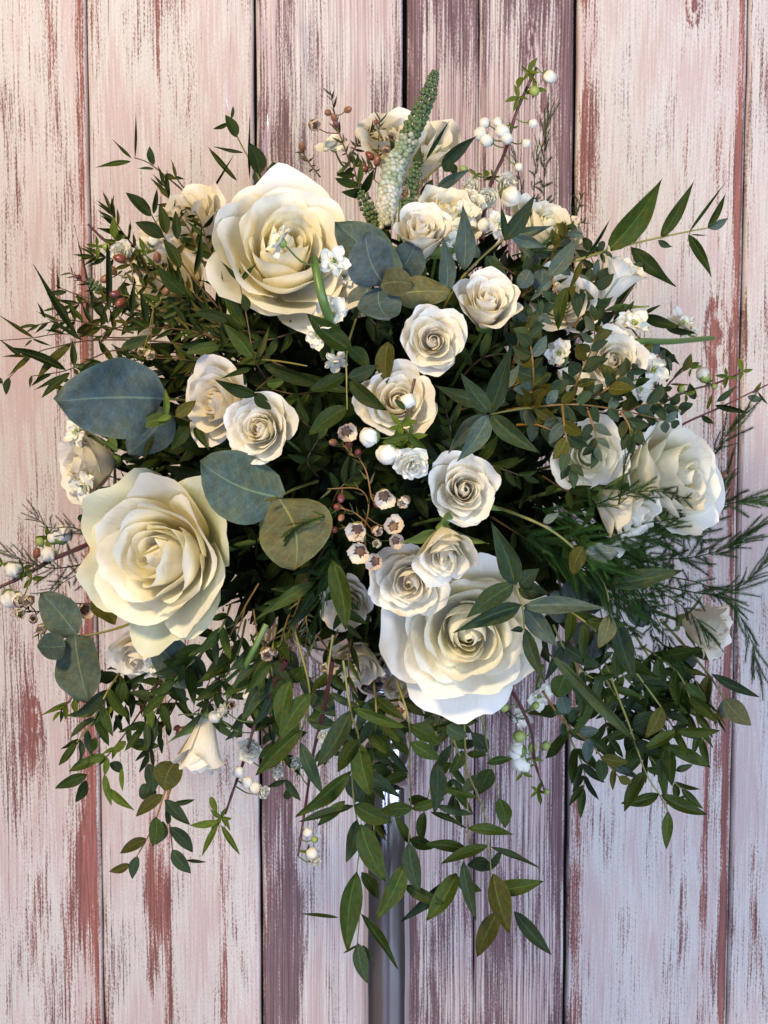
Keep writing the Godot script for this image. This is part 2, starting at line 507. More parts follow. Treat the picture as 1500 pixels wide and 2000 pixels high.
func build_stand():
	var top := MeshInstance3D.new()
	top.name = "table_top"
	var tm := BoxMesh.new()
	tm.size = Vector3(1.5, 0.03, 1.36)
	top.mesh = tm
	top.material_override = plain(Color(0.40, 0.39, 0.43), 0.6)
	top.position = Vector3(0, -0.0155, 0.32)
	top.set_meta("kind", "structure")
	add_child(top)
	var z := -0.03
	var x := at(755, 1400, z).x
	var o := thing("flower_stand", "tall polished silver candelabra stand carrying the whole arrangement", "stand", Vector3(x, 0, z))
	var y1 = func(py): return at(755, py, z).y
	var foot := [[0.0, 0.0], [0.10, 0.0], [0.102, 0.004], [0.095, 0.010], [0.06, 0.018], [0.035, 0.03], [0.022, 0.05], [0.019, 0.08]]
	part("foot", lathe(foot), mats.chrome[0], o)
	var col := []
	var yb: float = y1.call(1535.0)
	for k in 24:
		var t := k / 23.0
		col.append([0.0195 - 0.0012 * t + 0.0004 * sin(k * 1.3), lerpf(0.07, yb, t)])
	col.append([0.0165, yb + 0.003])
	col.append([0.008, yb + 0.005])
	part("column", lathe(col, 96, 0.014), mats.chrome[0], o)
	var cy: float = y1.call(1468.0)
	var kn := []
	for k in 15:
		var a := -PI / 2 + PI * k / 14.0
		kn.append([maxf(0.0215 * cos(a), 0.007), cy + 0.0205 * sin(a)])
	part("knop", lathe(kn), mats.chrome[0], o)
	var yt: float = y1.call(1355.0)
	part("neck", lathe([[0.009, cy + 0.012], [0.0128, cy + 0.018], [0.0125, cy + 0.03], [0.0118, yt - 0.008], [0.0125, yt], [0.021, yt + 0.002], [0.0235, yt + 0.006], [0.021, yt + 0.010], [0.014, yt + 0.012]]), mats.chrome[0], o)
	part("dish", lathe([[0.014, yt + 0.012], [0.05, yt + 0.02], [0.075, yt + 0.045], [0.078, yt + 0.048], [0.074, yt + 0.047], [0.048, yt + 0.024], [0.0, yt + 0.018]]), mats.chrome[0], o)

func build_heart():
	var c := at(745, 900, -0.05)
	var o := thing("floral_foam", "dark green floral foam ball hidden in the heart of the bouquet", "floral foam", c)
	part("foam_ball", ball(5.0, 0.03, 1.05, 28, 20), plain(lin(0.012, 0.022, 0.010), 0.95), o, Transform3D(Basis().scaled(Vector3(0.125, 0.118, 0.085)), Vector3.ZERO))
	var mm := MultiMesh.new()
	mm.transform_format = MultiMesh.TRANSFORM_3D
	mm.mesh = leaf_mesh("oval", 1)
	mm.instance_count = 2000
	var b := Basis()
	for i in 2000:
		var d := Vector3(rng.randfn(), rng.randfn(), absf(rng.randfn()) - 0.15).normalized()
		var q := c + d * Vector3(0.205, 0.170, 0.13) * rnd(0.6, 1.0)
		if q.y < c.y - 0.10 and q.x < c.x - 0.02:
			q = c + (q - c) * 0.72
		var l := rnd(0.022, 0.048)
		var dir := (d + Vector3(rnd(-1, 1), rnd(-1, 1), rnd(-0.6, 0.6))).normalized()
		var sd := dir.cross((d + Vector3(rnd(-0.6, 0.6), rnd(-0.6, 0.6), 0)).normalized()).normalized()
		b = Basis(sd * l * rnd(0.25, 0.42), dir * l, sd.cross(dir) * l)
		mm.set_instance_transform(i, Transform3D(b, q))
	var m := MultiMeshInstance3D.new()
	m.name = "undergrowth_foliage"
	m.multimesh = mm
	m.material_override = mats.deep[0]
	m.set_meta("label", "dark mass of leaves filling the depth between the flowers")
	m.set_meta("category", "foliage")
	m.set_meta("kind", "stuff")
	add_child(m)

# ------------------------------------------------------------------ roses
func axis_basis(axis: Vector3, spin: float) -> Basis:
	var y := axis.normalized()
	var x := y.cross(Vector3.BACK)
	if x.length() < 0.01:
		x = Vector3.RIGHT
	x = x.normalized()
	return Basis(x, y, x.cross(y)).rotated(y, spin)

func petal_mesh(r: RandomNumberGenerator, R: float, t: float, theta: float, open: float, foot: Color, rim: Color, ruffle: float) -> ArrayMesh:
	var nu := 16
	var nv := 11
	var ln := R * lerpf(1.02, 1.46, pow(t, 0.9)) * r.randf_range(0.94, 1.07)
	var a0 := lerpf(0.34, 1.02, pow(t, 0.8)) * open + r.randf_range(-0.06, 0.06)
	var a1 := lerpf(-0.50, 0.62, pow(t, 1.0)) * open + r.randf_range(-0.09, 0.09)
	var curl := lerpf(0.30, 2.1, pow(t, 1.0)) * r.randf_range(0.75, 1.2)
	var wide := R * lerpf(0.56, 1.22, t) * r.randf_range(0.92, 1.08)
	var cap := lerpf(2.2, 1.12, pow(t, 0.6))
	var spiral := R * lerpf(0.05, 0.035, t)
	var lean := r.randf_range(-0.10, 0.10)
	var w1 := r.randf_range(0.0, TAU)
	var notch := r.randf_range(0.0, 0.05)
	var skew := r.randf_range(-0.25, 0.25)
	var p := PackedVector3Array()
	var cols := PackedColorArray()
	var uv := PackedVector2Array()
	var off := r.randf()
	var bruise := r.randf_range(0.35, 0.8) if r.randf() < 0.22 else 0.0
	var bruise_at := r.randf_range(-0.9, 0.9)
	var frill := R * r.randf_range(0.002, 0.012) * t
	var fq := r.randf_range(15.0, 24.0)
	# the profile from foot to rim, one curl for the middle of the petal and one for its sides
	for j in nv + 1:
		for i in nu + 1:
			p.append(Vector3.ZERO)
			cols.append(Color.WHITE)
			uv.append(Vector2.ZERO)
	for i in nu + 1:
		var u := 2.0 * i / nu - 1.0
		var side := absf(u)
		var top := 1.0 - 0.20 * pow(side, 2.4) - 0.35 * maxf(0.0, side - 0.8) + 0.045 * exp(-pow(u / 0.16, 2)) - notch * exp(-pow((u - skew * 2.0) / 0.12, 2))
		var pr := R * lerpf(0.05, 0.13, t)
		var ph := R * lerpf(0.05, -0.22, t)
		var steps := nv * 2
		for s in steps + 1:
			var v := float(s) / steps * top
			if s % 2 == 0:
				var k := (s / 2) * (nu + 1) + i
				var half := wide * (0.34 + 0.66 * sin(minf(v * 1.35, 1.0) * PI / 2))
				var rho := maxf(pr, R * 0.10)
				var ang := clampf(u * half / rho, -cap, cap) if t < 0.12 else u * cap * (1.0 - exp(-half / (rho * cap))) * 1.15
				var rr := pr + spiral * u * (0.4 + v) + R * ruffle * v * v * sin(u * 4.3 + w1) + R * 0.25 * ruffle * v * v * sin(u * 9.0 + w1 * 2.0) + frill * pow(v, 6.0) * sin(u * fq + w1)
				var hh := ph + R * ruffle * 0.7 * v * v * cos(u * 5.1 + w1 * 1.7)
				var th := theta + ang + lean * v
				p[k] = Vector3(rr * cos(th), hh, rr * sin(th))
				var mixv := clampf(v * 1.15 - 0.1 + 0.1 * side, 0.0, 1.0)
				var vein := 1.0 + 0.02 * sin(u * 23.0 + w1) * v + 0.015 * sin(u * 9.0 + v * 7.0 + w1 * 3.0)
				cols[k] = foot.lerp(rim, mixv) * vein
				if bruise > 0.0:
					cols[k] = cols[k].lerp(Color(0.66, 0.48, 0.26), bruise * smoothstep(0.86, 1.0, v) * exp(-pow((u - bruise_at) / 0.35, 2)))
				uv[k] = Vector2(u * 0.5 + off, v)
			var f := smoothstep(0.0, 1.0, v)
			var a := lerpf(a0, a1, f)
			if v > 0.62:
				a += curl * pow((v - 0.62) / 0.38, 1.6) * (0.24 + 0.86 * pow(clampf(side + skew * u, 0.0, 1.0), 1.5))
			var dl := ln / steps * top
			pr += dl * sin(a)
			ph += dl * cos(a)
			pr = maxf(pr, R * 0.035)
	return grid(p, nu, nv, false, cols, uv)

func rose(called: String, label: String, cx: float, cy: float, dz: float, rad: float, axis: Vector3, spin: float, open: float, n: int, style: String, sd: int, sepals := 0, group := "", guard := false):
	var c := on(cx, cy, dz)
	var R := metres(rad, c.z)
	var o := thing(called, label, "rose", c, group)
	var b := axis_basis(axis, spin)
	o.basis = b
	var r := RandomNumberGenerator.new()
	r.seed = sd * 77 + 5
	var foot := Color(0.91, 0.875, 0.65)
	var rim := Color(0.935, 0.93, 0.865)
	var heart := Color(0.93, 0.90, 0.71)
	var mat: Material = mats.petal[0]
	match style:
		"blush":
			foot = Color(0.92, 0.88, 0.74)
			rim = Color(0.93, 0.925, 0.87)
			heart = Color(0.93, 0.88, 0.78)
			mat = mats.petal_blush[0]
		"peach":
			foot = Color(0.91, 0.87, 0.69)
			rim = Color(0.925, 0.905, 0.83)
			heart = Color(0.93, 0.875, 0.72)
			mat = mats.petal_blush[0]
		"white":
			foot = Color(0.91, 0.89, 0.70)
			rim = Color(0.935, 0.935, 0.885)
			heart = Color(0.93, 0.915, 0.77)
	var drop := -0.42 * R
	for i in n:
		var t := float(i) / (n - 1)
		var th := i * 2.399 + r.randf_range(-0.16, 0.16)
		var inner := clampf(1.0 - t * 2.2, 0.0, 1.0)
		var tint := r.randf_range(-0.025, 0.02)
		var rimc := rim.lerp(heart, inner * 0.75)
		rimc = Color(rimc.r + tint, rimc.g + tint, rimc.b + tint * 2.0)
		var footc := foot.lerp(heart, inner)
		var ruffle := lerpf(0.016, 0.055, t) * r.randf_range(0.6, 1.4)
		if guard and i >= n - 4:
			rimc = Color(0.76, 0.80, 0.62)
			footc = Color(0.62, 0.69, 0.42)
			ruffle = 0.10
		part("petal", petal_mesh(r, R, t, th, open, footc, rimc, ruffle), mat, o, Transform3D(Basis(), Vector3(0, drop, 0)))
	# calyx and stem
	part("calyx", ball(5.0, 0.05, 1.1, 12, 8), mats.sepal[0], o, Transform3D(Basis().scaled(Vector3.ONE * R * 0.20), Vector3(0, drop - R * 0.22, 0)))
	for k in sepals:
		var a := TAU * k / sepals + 0.3
		var dirn := Vector3(cos(a), 0, sin(a))
		var basep := dirn * R * 0.16 + Vector3(0, drop - R * 0.18, 0)
		var tipd := (dirn * 1.0 + Vector3(0, r.randf_range(0.1, 0.6) * (1.6 - open), 0)).normalized() * R * r.randf_range(0.9, 1.2)
		var x := tipd.normalized().cross(Vector3.UP).normalized()
		part("sepal", leaf_mesh("lance", k % 6), mats.sepal[k % 2], o, Transform3D(Basis(x * R * 0.34, tipd, x.cross(tipd)), basep))
	var inward := (at(750, 1000, -0.10) - c)
	var s0 := Vector3(0, drop - R * 0.3, 0)
	var s2 := b.inverse() * (inward * 0.5)
	part("stem", tube(smooth_path([s0, s0 + Vector3(0, -R * 0.4, 0), s2], 3), R * 0.06, R * 0.05), mats.green_stem[0], o)

func build_roses():
	var g := "large cream roses"
	rose("rose", "largest cream rose, wide open, beneath the upright white flower spike", 555, 512, 0.01, 140, Vector3(0.16, 0.46, 0.85), 0.6, 0.97, 25, "cream", 3, 0, g)
	rose("rose", "large cream rose with greenish frilled outer petals at the lower edge of the blue leaf", 338, 1084, 0.02, 148, Vector3(-0.42, 0.06, 0.88), 2.0, 0.98, 25, "cream", 9, 0, g, true)
	rose("rose", "large white rose crossed by two narrow dark leaves, above the silver stand", 912, 1224, 0.03, 136, Vector3(0.0, -0.12, 1.0), 1.2, 1.0, 27, "white", 14, 0, g)
	rose("rose", "tall white rose seen from its side, behind the feathery fern", 1284, 938, 0.0, 126, Vector3(0.6, 0.12, 0.6), 0.2, 0.85, 20, "white", 21, 0, g)
	rose("rose", "cream rose turned away behind the upright white flower spike", 795, 305, -0.07, 92, Vector3(0.1, 0.75, 0.5), 1.0, 0.9, 24, "white", 27, 0, g)
	rose("rose", "pale cream rose half hidden behind the fern wisps and white blossom", 1055, 465, -0.05, 78, Vector3(0.35, 0.6, 0.6), 1.7, 1.0, 22, "cream", 29, 0, g)
	rose("rose", "peach-cream rose tucked behind the largest rose, beside red twig tips", 375, 450, -0.06, 84, Vector3(-0.4, 0.5, 0.4), 0.3, 0.9, 22, "peach", 33, 0, g)
	rose("rose", "yellow-cream rose behind the pink-centred bud below the flower spike", 868, 432, -0.03, 66, Vector3(0.15, 0.6, 0.7), 0.9, 1.0, 22, "cream", 35, 0, g)
	rose("rose", "peach-cream rose under the thin brown-green stems, left of the largest rose", 345, 560, -0.07, 90, Vector3(-0.5, 0.2, 0.6), 2.3, 0.95, 20, "peach", 37, 0, g)
	var s := "small blush spray roses"
	rose("spray_rose", "pink-centred half-open spray rose just below the white flower spike", 822, 472, 0.015, 75, Vector3(0.02, 0.62, 0.75), 0.4, 0.5, 19, "blush", 41, 4, s)
	rose("spray_rose", "wide open ivory spray rose with a hollow heart, uppermost in the centre", 846, 668, 0.03, 60, Vector3(0.0, 0.10, 1.0), 0.9, 0.95, 24, "blush", 43, 0, s)
	rose("spray_rose", "spray rose with a pointed top and one petal folded down, beside the ivory one", 950, 606, 0.02, 76, Vector3(0.08, 0.55, 0.8), 2.2, 0.6, 19, "blush", 45, 0, s)
	rose("spray_rose", "faded spray rose half covered by white buds and green tufts", 778, 788, 0.02, 66, Vector3(-0.05, 0.20, 0.95), 1.5, 0.98, 24, "peach", 47, 0, s)
	rose("spray_rose", "peach spray rose turned sideways, behind the open one under a dark leaf", 438, 788, 0.0, 78, Vector3(-0.55, 0.05, 0.8), 0.5, 0.85, 22, "peach", 49, 0, s)
	rose("spray_rose", "open spray rose with a rolled outer petal, above the green round leaf", 515, 838, 0.03, 66, Vector3(-0.28, 0.12, 0.92), 1.9, 0.88, 24, "blush", 51, 0, s)
	rose("spray_rose", "spray rose with its upper petal rolled back and green sepals either side", 905, 957, 0.04, 68, Vector3(0.05, 0.10, 1.0), 2.8, 0.82, 22, "blush", 53, 5, s)
	rose("spray_rose", "nodding spray rose bud facing downwards over the white rose", 868, 1064, 0.06, 76, Vector3(0.02, -0.5, 0.8), 0.2, 0.56, 19, "peach", 55, 4, s)
	rose("spray_rose", "flat blush spray rose pressed between the nodding bud and the white rose", 802, 1130, 0.03, 70, Vector3(-0.12, -0.15, 0.95), 1.1, 0.92, 22, "blush", 57, 0, s)
	rose("spray_rose", "small shaded spray rose behind a hanging leaf, under the waxflowers", 682, 1178, -0.02, 50, Vector3(-0.3, 0.05, 0.85), 2.0, 0.9, 20, "peach", 59, 0, s)
	rose("spray_rose", "drooping spray rose with crumpled petals, beside the white rose's edge", 702, 1285, -0.01, 54, Vector3(-0.2, -0.55, 0.75), 0.7, 0.8, 20, "blush", 61, 0, s)
	rose("spray_rose", "spray rose peeping out below the white rose, above the silver neck", 775, 1335, -0.03, 34, Vector3(-0.1, -0.6, 0.7), 1.3, 0.85, 16, "peach", 63, 0, s)
	rose("spray_rose", "slim spray rose bud pointing up beneath the arching leaf stem", 1190, 562, -0.01, 78, Vector3(0.5, 0.85, 0.25), 0.4, 0.38, 18, "blush", 65, 4, s)
	rose("spray_rose", "peach spray rose mostly hidden by small grey-green leaves", 1090, 592, -0.02, 66, Vector3(0.2, 0.3, 0.85), 1.6, 0.9, 20, "peach", 67, 0, s)
	rose("spray_rose", "blush spray rose among white stock, above the leafy orange twig", 1190, 708, 0.0, 62, Vector3(0.12, 0.15, 0.95), 2.6, 0.82, 22, "blush", 69, 0, s)
	rose("spray_rose", "white spray rose in profile with green sepals, mouth towards the fern", 1208, 990, 0.03, 82, Vector3(0.66, -0.42, 0.5), 0.1, 0.55, 22, "white", 71, 5, s)
	rose("spray_rose", "flat white spray rose behind dangling twig ends, beside the tall white rose", 1150, 890, 0.0, 64, Vector3(0.05, 0.1, 0.95), 1.8, 1.0, 22, "white", 73, 4, s)
	rose("spray_rose", "golden-peach spray rose at the outer edge beneath the fern", 1372, 1222, 0.0, 66, Vector3(0.75, -0.15, 0.5), 1.0, 0.72, 20, "peach", 75, 3, s)
	rose("spray_rose", "spray rose bud hanging head down below the large cream rose", 398, 1445, 0.085, 80, Vector3(-0.12, -0.92, 0.35), 0.9, 0.33, 18, "peach", 77, 4, s)
	rose("spray_rose", "pale spray rose at the outer edge below the big blue leaf", 182, 905, -0.03, 74, Vector3(-0.6, -0.05, 0.5), 2.1, 0.85, 20, "blush", 79, 3, s)
	rose("spray_rose", "crumpled blush spray rose beneath the large cream rose", 275, 1270, -0.02, 60, Vector3(-0.2, -0.5, 0.75), 0.3, 0.85, 20, "blush", 81, 0, s)

# ------------------------------------------------------------------ leafy sprigs
# a style: [object name, stem material, stem radius, leaf kind, leaf materials, shortest and longest leaf, width share, angle off the stem, depth jitter]
const STYLES := {
	"silver": ["eucalyptus_sprig", "yellow_stem", 3.0, "round", ["silver"], 60.0, 90.0, 0.8, 60.0, "silver dollar eucalyptus"],
	"gum": ["eucalyptus_sprig", "yellow_stem", 2.6, "lance", ["bluegreen", "bluegreen", "teal"], 70.0, 110.0, 0.33, 52.0, "narrow-leaved eucalyptus"],
	"small": ["eucalyptus_sprig", "orange_stem", 2.2, "oval", ["bluegreen", "teal", "olive", "bluegreen"], 38.0, 60.0, 0.52, 58.0, "small-leaved eucalyptus"],
	"hang": ["eucalyptus_sprig", "yellow_stem", 2.2, "oval", ["green", "green", "bluegreen"], 60.0, 100.0, 0.29, 58.0, "trailing eucalyptus"],
	"wisp": ["eucalyptus_sprig", "brown_stem", 1.8, "lance", ["green", "deep", "olive"], 40.0, 70.0, 0.20, 38.0, "wispy narrow-leaved eucalyptus"],
	"dark": ["leafy_sprig", "brown_stem", 2.0, "oval", ["deep", "green", "deep"], 46.0, 80.0, 0.28, 50.0, "dark filler greenery"],
	"fresh": ["spirea_sprig", "red_stem", 2.4, "oval", ["fresh", "green"], 26.0, 52.0, 0.34, 48.0, "fresh green spirea"],
}

func sprig(style: String, label: String, stem: Array, nodes := 0, leaves := [], from := 0.15, droop := 0.0, terminal := true):
	var st: Array = STYLES[style]
	var pts := []
	for q in stem:
		pts.append(on(q[0], q[1], q[2] if q.size() > 2 else 0.0))
	var o := thing(st[0], label, "greenery", pts[0], st[9])
	var path := smooth_path(pts, 5)
	var r0 := metres(st[2], pts[0].z)
	part("stem", tube(path, r0 * 1.15, r0 * 0.55, 5, pts[0], 0.12), pick(st[1]), o)
	for q in leaves:
		var dz: float = q[5] if q.size() > 5 else 0.0
		var b := on(q[0], q[1], dz)
		var t := at(q[2], q[3], b.z + (q[6] if q.size() > 6 else rnd(-0.008, 0.012)))
		var kind: String = q[7] if q.size() > 7 else st[3]
		var mat: String = q[8] if q.size() > 8 else st[4][rng.randi() % st[4].size()]
		leaf(o, kind, mat, b, t, metres(q[4], b.z) * (1.04 if kind == "round" else 0.90), rnd(-0.38, 0.38))
	var n := path.size()
	var turn := rnd(0, TAU)
	for k in nodes:
		var f := lerpf(from, 0.985, (k + 0.5) / nodes)
		var i := clampi(int(f * (n - 1)), 0, n - 2)
		var p := path[i].lerp(path[i + 1], f * (n - 1) - i)
		var t := (path[i + 1] - path[i]).normalized()
		var cam := (eye - p).normalized()
		var s0 := t.cross(cam).normalized()
		turn += PI / 2 + rnd(-0.3, 0.3)
		for side: float in [1.0, -1.0]:
			if rng.randf() < 0.06:
				continue
			var s := s0.rotated(t, 0.75 * sin(turn)) * side
			var a := deg_to_rad(st[8] + rnd(-14, 14)) * (1.0 - 0.25 * f)
			var d := (t * cos(a) + s * sin(a) + cam * rnd(-0.15, 0.35) + Vector3(0, -droop * rnd(0.4, 1.3), 0)).normalized()
			var l := metres(lerpf(rnd(st[5], st[6]), st[5] * 0.8, f * f), p.z)
			leaf(o, st[3], st[4][rng.randi() % st[4].size()], p, p + d * l, l * st[7] * rnd(0.85, 1.15), rnd(-0.7, 0.7))
	if terminal and nodes > 0:
		var t := (path[n - 1] - path[n - 2]).normalized()
		var l := metres(st[5], pts[-1].z)
		leaf(o, st[3], st[4][0], path[n - 1], path[n - 1] + t * l, l * st[7], rnd(-0.5, 0.5))
	return o

func build_greens():
	# silver dollar leaves, the big blue-grey discs
	sprig("silver", "grey-blue round leaf pair with an olive disc, centred below the flower spike", [[745, 640, -0.02], [757, 600, 0.03], [752, 552, 0.04]], 0, [
		[775, 555, 655, 432, 92, 0.02, 0.0, "round", "teal"], [770, 552, 815, 470, 70, 0.015, -0.01, "round", "steel"], [752, 556, 716, 456, 98, 0.045, 0.02, "round", "silver"],
		[740, 562, 762, 628, 84, 0.04, 0.02, "round", "steel"], [744, 556, 808, 556, 54, 0.052, 0.01, "round", "sage"], [770, 575, 880, 572, 62, 0.03, 0.0, "round", "sage"], [720, 560, 700, 620, 60, 0.01]])
	sprig("silver", "single huge blue eucalyptus leaf jutting out beneath the thin stems", [[420, 800, -0.05], [360, 782, 0.0], [305, 780, 0.035]], 0, [
		[318, 778, 112, 785, 150, 0.03, 0.05, "round", "steel"], [330, 800, 250, 885, 80, -0.005, 0.0, "round", "steel"]])
	sprig("silver", "two broad eucalyptus leaves, one teal and one yellow-olive, joined at a pale node", [[620, 940, -0.05], [575, 955, 0.01], [542, 972, 0.04]], 0, [
		[552, 972, 388, 905, 140, 0.035, 0.02, "round", "teal"], [545, 975, 575, 1110, 150, 0.04, 0.02, "round", "sage"], [540, 972, 512, 982, 9, 0.05, 0.0, "lance", "olive"]])
	sprig("silver", "trio of grey-green round leaves at the lower edge of the arrangement, far from the stand", [[300, 1200, -0.04], [220, 1230, 0.0], [146, 1245, 0.03]], 0, [
		[150, 1240, 80, 1158, 72, 0.03, 0.0, "round", "teal"], [146, 1240, 172, 1372, 96, 0.03, 0.03, "round", "teal"], [128, 1262, 72, 1264, 58, 0.045, 0.01, "round", "teal"], [180, 1170, 225, 1220, 60, 0.0, 0.0, "oval", "olive"]])
	sprig("silver", "teal round leaf showing below the large cream rose", [[420, 1200, -0.03], [340, 1230, 0.0], [300, 1248, 0.01]], 0, [
		[300, 1245, 400, 1338, 82, 0.01, 0.02, "round", "teal"], [290, 1235, 262, 1225, 30, 0.0]])
	sprig("silver", "arching orange eucalyptus twig with one grey and one olive leaf, inside the fern", [[950, 985, 0.0], [1010, 1005, 0.03], [1075, 1035, 0.045], [1130, 1080, 0.05], [1180, 1140, 0.05], [1191, 1200, 0.05]], 0, [
		[1141, 1085, 1208, 1080, 38, 0.05, 0.0, "round", "silver"], [1140, 1068, 1118, 1122, 34, 0.055, 0.01, "round", "olive"], [1191, 1200, 1168, 1266, 40, 0.055, 0.0, "oval", "sage"],
		[1182, 1140, 1332, 1114, 42, 0.05, 0.02, "oval", "bluegreen"], [1200, 1205, 1240, 1332, 44, 0.045, 0.0, "oval", "bluegreen"], [1062, 1022, 1092, 1002, 16, 0.05]])
	sprig("silver", "outermost low twig ending in a folded olive and pale blue leaf", [[1290, 1210, -0.02], [1340, 1265, 0.0], [1384, 1318, 0.02], [1417, 1368, 0.02]], 0, [
		[1385, 1317, 1367, 1413, 32, 0.03, 0.01, "oval", "olive"], [1390, 1317, 1482, 1362, 22, 0.03, 0.0, "oval", "bluegreen"], [1415, 1366, 1467, 1417, 48, 0.035, 0.01, "oval", "sage"], [1442, 1370, 1402, 1402, 32, 0.02, 0.0, "round", "silver"],
		[1345, 1262, 1318, 1316, 58, -0.01, 0.0, "round", "steel"], [1350, 1268, 1410, 1285, 30, -0.01, 0.0, "oval", "bluegreen"], [1312, 1338, 1352, 1362, 42, 0.02, 0.0, "round", "sage"], [1305, 1330, 1300, 1370, 36, 0.01, 0.0, "round", "steel"]])
	sprig("silver", "blue-green discs showing dimly between the fern and the white rose", [[1060, 1200, -0.03], [1120, 1190, 0.0], [1180, 1170, 0.0]], 0, [
		[1125, 1200, 1075, 1160, 60, 0.0], [1130, 1190, 1180, 1130, 70, 0.0], [1150, 1210, 1150, 1290, 80, 0.0], [1240, 1170, 1255, 1225, 50, -0.02, 0.0, "round", "silver"], [1110, 1130, 1145, 1180, 60, -0.01], [1080, 1260, 1130, 1290, 50, -0.01]])
	# long bluish leaves
	sprig("gum", "star of five long leaves on a short stem, right of the ivory spray roses", [[1090, 805, -0.02], [1035, 797, 0.03], [957, 809, 0.06]], 0, [
		[957, 809, 1001, 670, 46, 0.06, 0.02], [957, 806, 896, 724, 42, 0.06, 0.02], [950, 790, 848, 752, 36, 0.04, 0.0], [955, 812, 890, 905, 48, 0.06, 0.02], [952, 812, 872, 888, 44, 0.05, 0.02], [958, 811, 1058, 887, 46, 0.06, 0.02], [975, 760, 1016, 710, 30, 0.045, 0.0], [960, 800, 985, 740, 30, 0.04]])
	sprig("gum", "dark narrow leaves on a yellow stem hanging across the large white rose", [[990, 1090, 0.04], [1006, 1140, 0.075], [1020, 1185, 0.085], [1024, 1230, 0.085]], 0, [
		[1006, 1142, 958, 1018, 54, 0.08, 0.02], [1003, 1140, 908, 1212, 52, 0.08, 0.02], [1018, 1182, 885, 1236, 44, 0.085, 0.02], [1022, 1184, 1185, 1188, 42, 0.08, 0.0], [1025, 1188, 1092, 1266, 56, 0.075, 0.0], [1026, 1228, 1066, 1336, 34, 0.085, 0.01],
		[1022, 1230, 996, 1232, 16, 0.09], [1015, 1145, 1055, 1110, 40, 0.06], [1012, 1150, 1075, 1160, 44, 0.055]])
	sprig("gum", "broad upright leaves on a pale yellow stem beside the pink-centred bud", [[868, 600, -0.03], [905, 540, 0.02], [955, 490, 0.03], [1003, 455, 0.02]], 0, [
		[872, 575, 864, 458, 40, 0.03, 0.01], [906, 528, 904, 398, 48, 0.03, 0.01], [985, 470, 1046, 378, 38, 0.03, 0.0], [988, 468, 978, 400, 18, 0.03], [1000, 465, 1070, 485, 30, 0.03], [965, 490, 978, 590, 10, 0.03], [950, 500, 998, 555, 40, 0.03], [1000, 460, 1080, 440, 26, 0.01],
		[905, 530, 925, 600, 30, 0.02], [935, 505, 915, 460, 24, 0.02]])
	sprig("gum", "long arching stem with curved willow leaves reaching up over the outer planks", [[1085, 520, -0.02], [1140, 504, 0.02], [1190, 488, 0.03], [1240, 475, 0.03], [1292, 463, 0.03], [1345, 452, 0.03], [1384, 445, 0.03]], 0, [
		[1188, 490, 1293, 345, 62, 0.03, 0.02, "lance", "green"], [1232, 478, 1274, 410, 24, 0.02, 0.0, "lance", "green"], [1290, 466, 1356, 352, 30, 0.03, 0.01, "lance", "green"], [1346, 453, 1420, 352, 8, 0.03, 0.01, "lance", "green"], [1382, 446, 1418, 376, 17, 0.03, 0.0, "lance", "green"],
		[1384, 446, 1422, 426, 20, 0.03, 0.0, "oval", "teal"], [1232, 482, 1320, 562, 36, 0.035, 0.01, "lance", "deep"], [1345, 458, 1392, 544, 24, 0.035, 0.01, "lance", "deep"], [1190, 492, 1178, 512, 24, 0.04, 0.0, "round", "bluegreen"], [1182, 480, 1168, 478, 22, 0.04, 0.0, "round", "bluegreen"], [1142, 506, 1194, 424, 9, 0.03], [1285, 470, 1313, 482, 16, 0.03], [1350, 458, 1382, 460, 4, 0.03]])
	sprig("gum", "dark leaves behind the cream rose and the flower spike at the very top", [[800, 390, -0.06], [835, 345, -0.03], [875, 312, -0.03], [900, 292, -0.03]], 0, [
		[862, 325, 932, 264, 34, -0.02, 0.0], [832, 312, 880, 232, 10, -0.01], [818, 330, 822, 284, 24, -0.02], [852, 370, 920, 330, 28, -0.03], [868, 335, 882, 310, 26, -0.02, 0.0, "oval", "deep"], [822, 385, 845, 350, 24, -0.03, 0.0, "oval", "deep"], [880, 318, 888, 345, 18, -0.02, 0.0, "oval", "deep"], [780, 310, 760, 270, 20, -0.03]])
	sprig("hang", "glossy oval leaves on an upright yellow stem in the dark gap between the rose clusters", [[700, 610, -0.01], [678, 680, 0.03], [677, 740, 0.035], [678, 800, 0.035]], 0, [
		[684, 682, 598, 612, 50, 0.04, 0.02, "oval", "green"], [680, 678, 722, 722, 34, 0.03], [674, 732, 602, 764, 34, 0.035, 0.01, "oval", "deep"], [680, 738, 736, 714, 32, 0.035], [682, 745, 756, 802, 36, 0.04, 0.01, "oval", "deep"], [677, 795, 602, 850, 40, 0.045, 0.01, "oval", "green"], [758, 668, 756, 750, 46, 0.03, 0.01, "oval", "olive"], [762, 655, 764, 640, 8, 0.03],
		[735, 570, 690, 610, 60, -0.01, 0.0, "oval", "deep"], [650, 670, 630, 705, 34, 0.0, 0.0, "oval", "deep"]])
	sprig("hang", "long dark strap leaves beneath the largest rose", [[470, 700, -0.02], [540, 705, 0.01], [600, 715, 0.02]], 0, [
		[516, 712, 640, 752, 34, 0.03, 0.02, "oval", "deep"], [560, 730, 690, 768, 28, 0.025, 0.0, "oval", "deep"], [480, 640, 436, 560, 26, 0.0]])
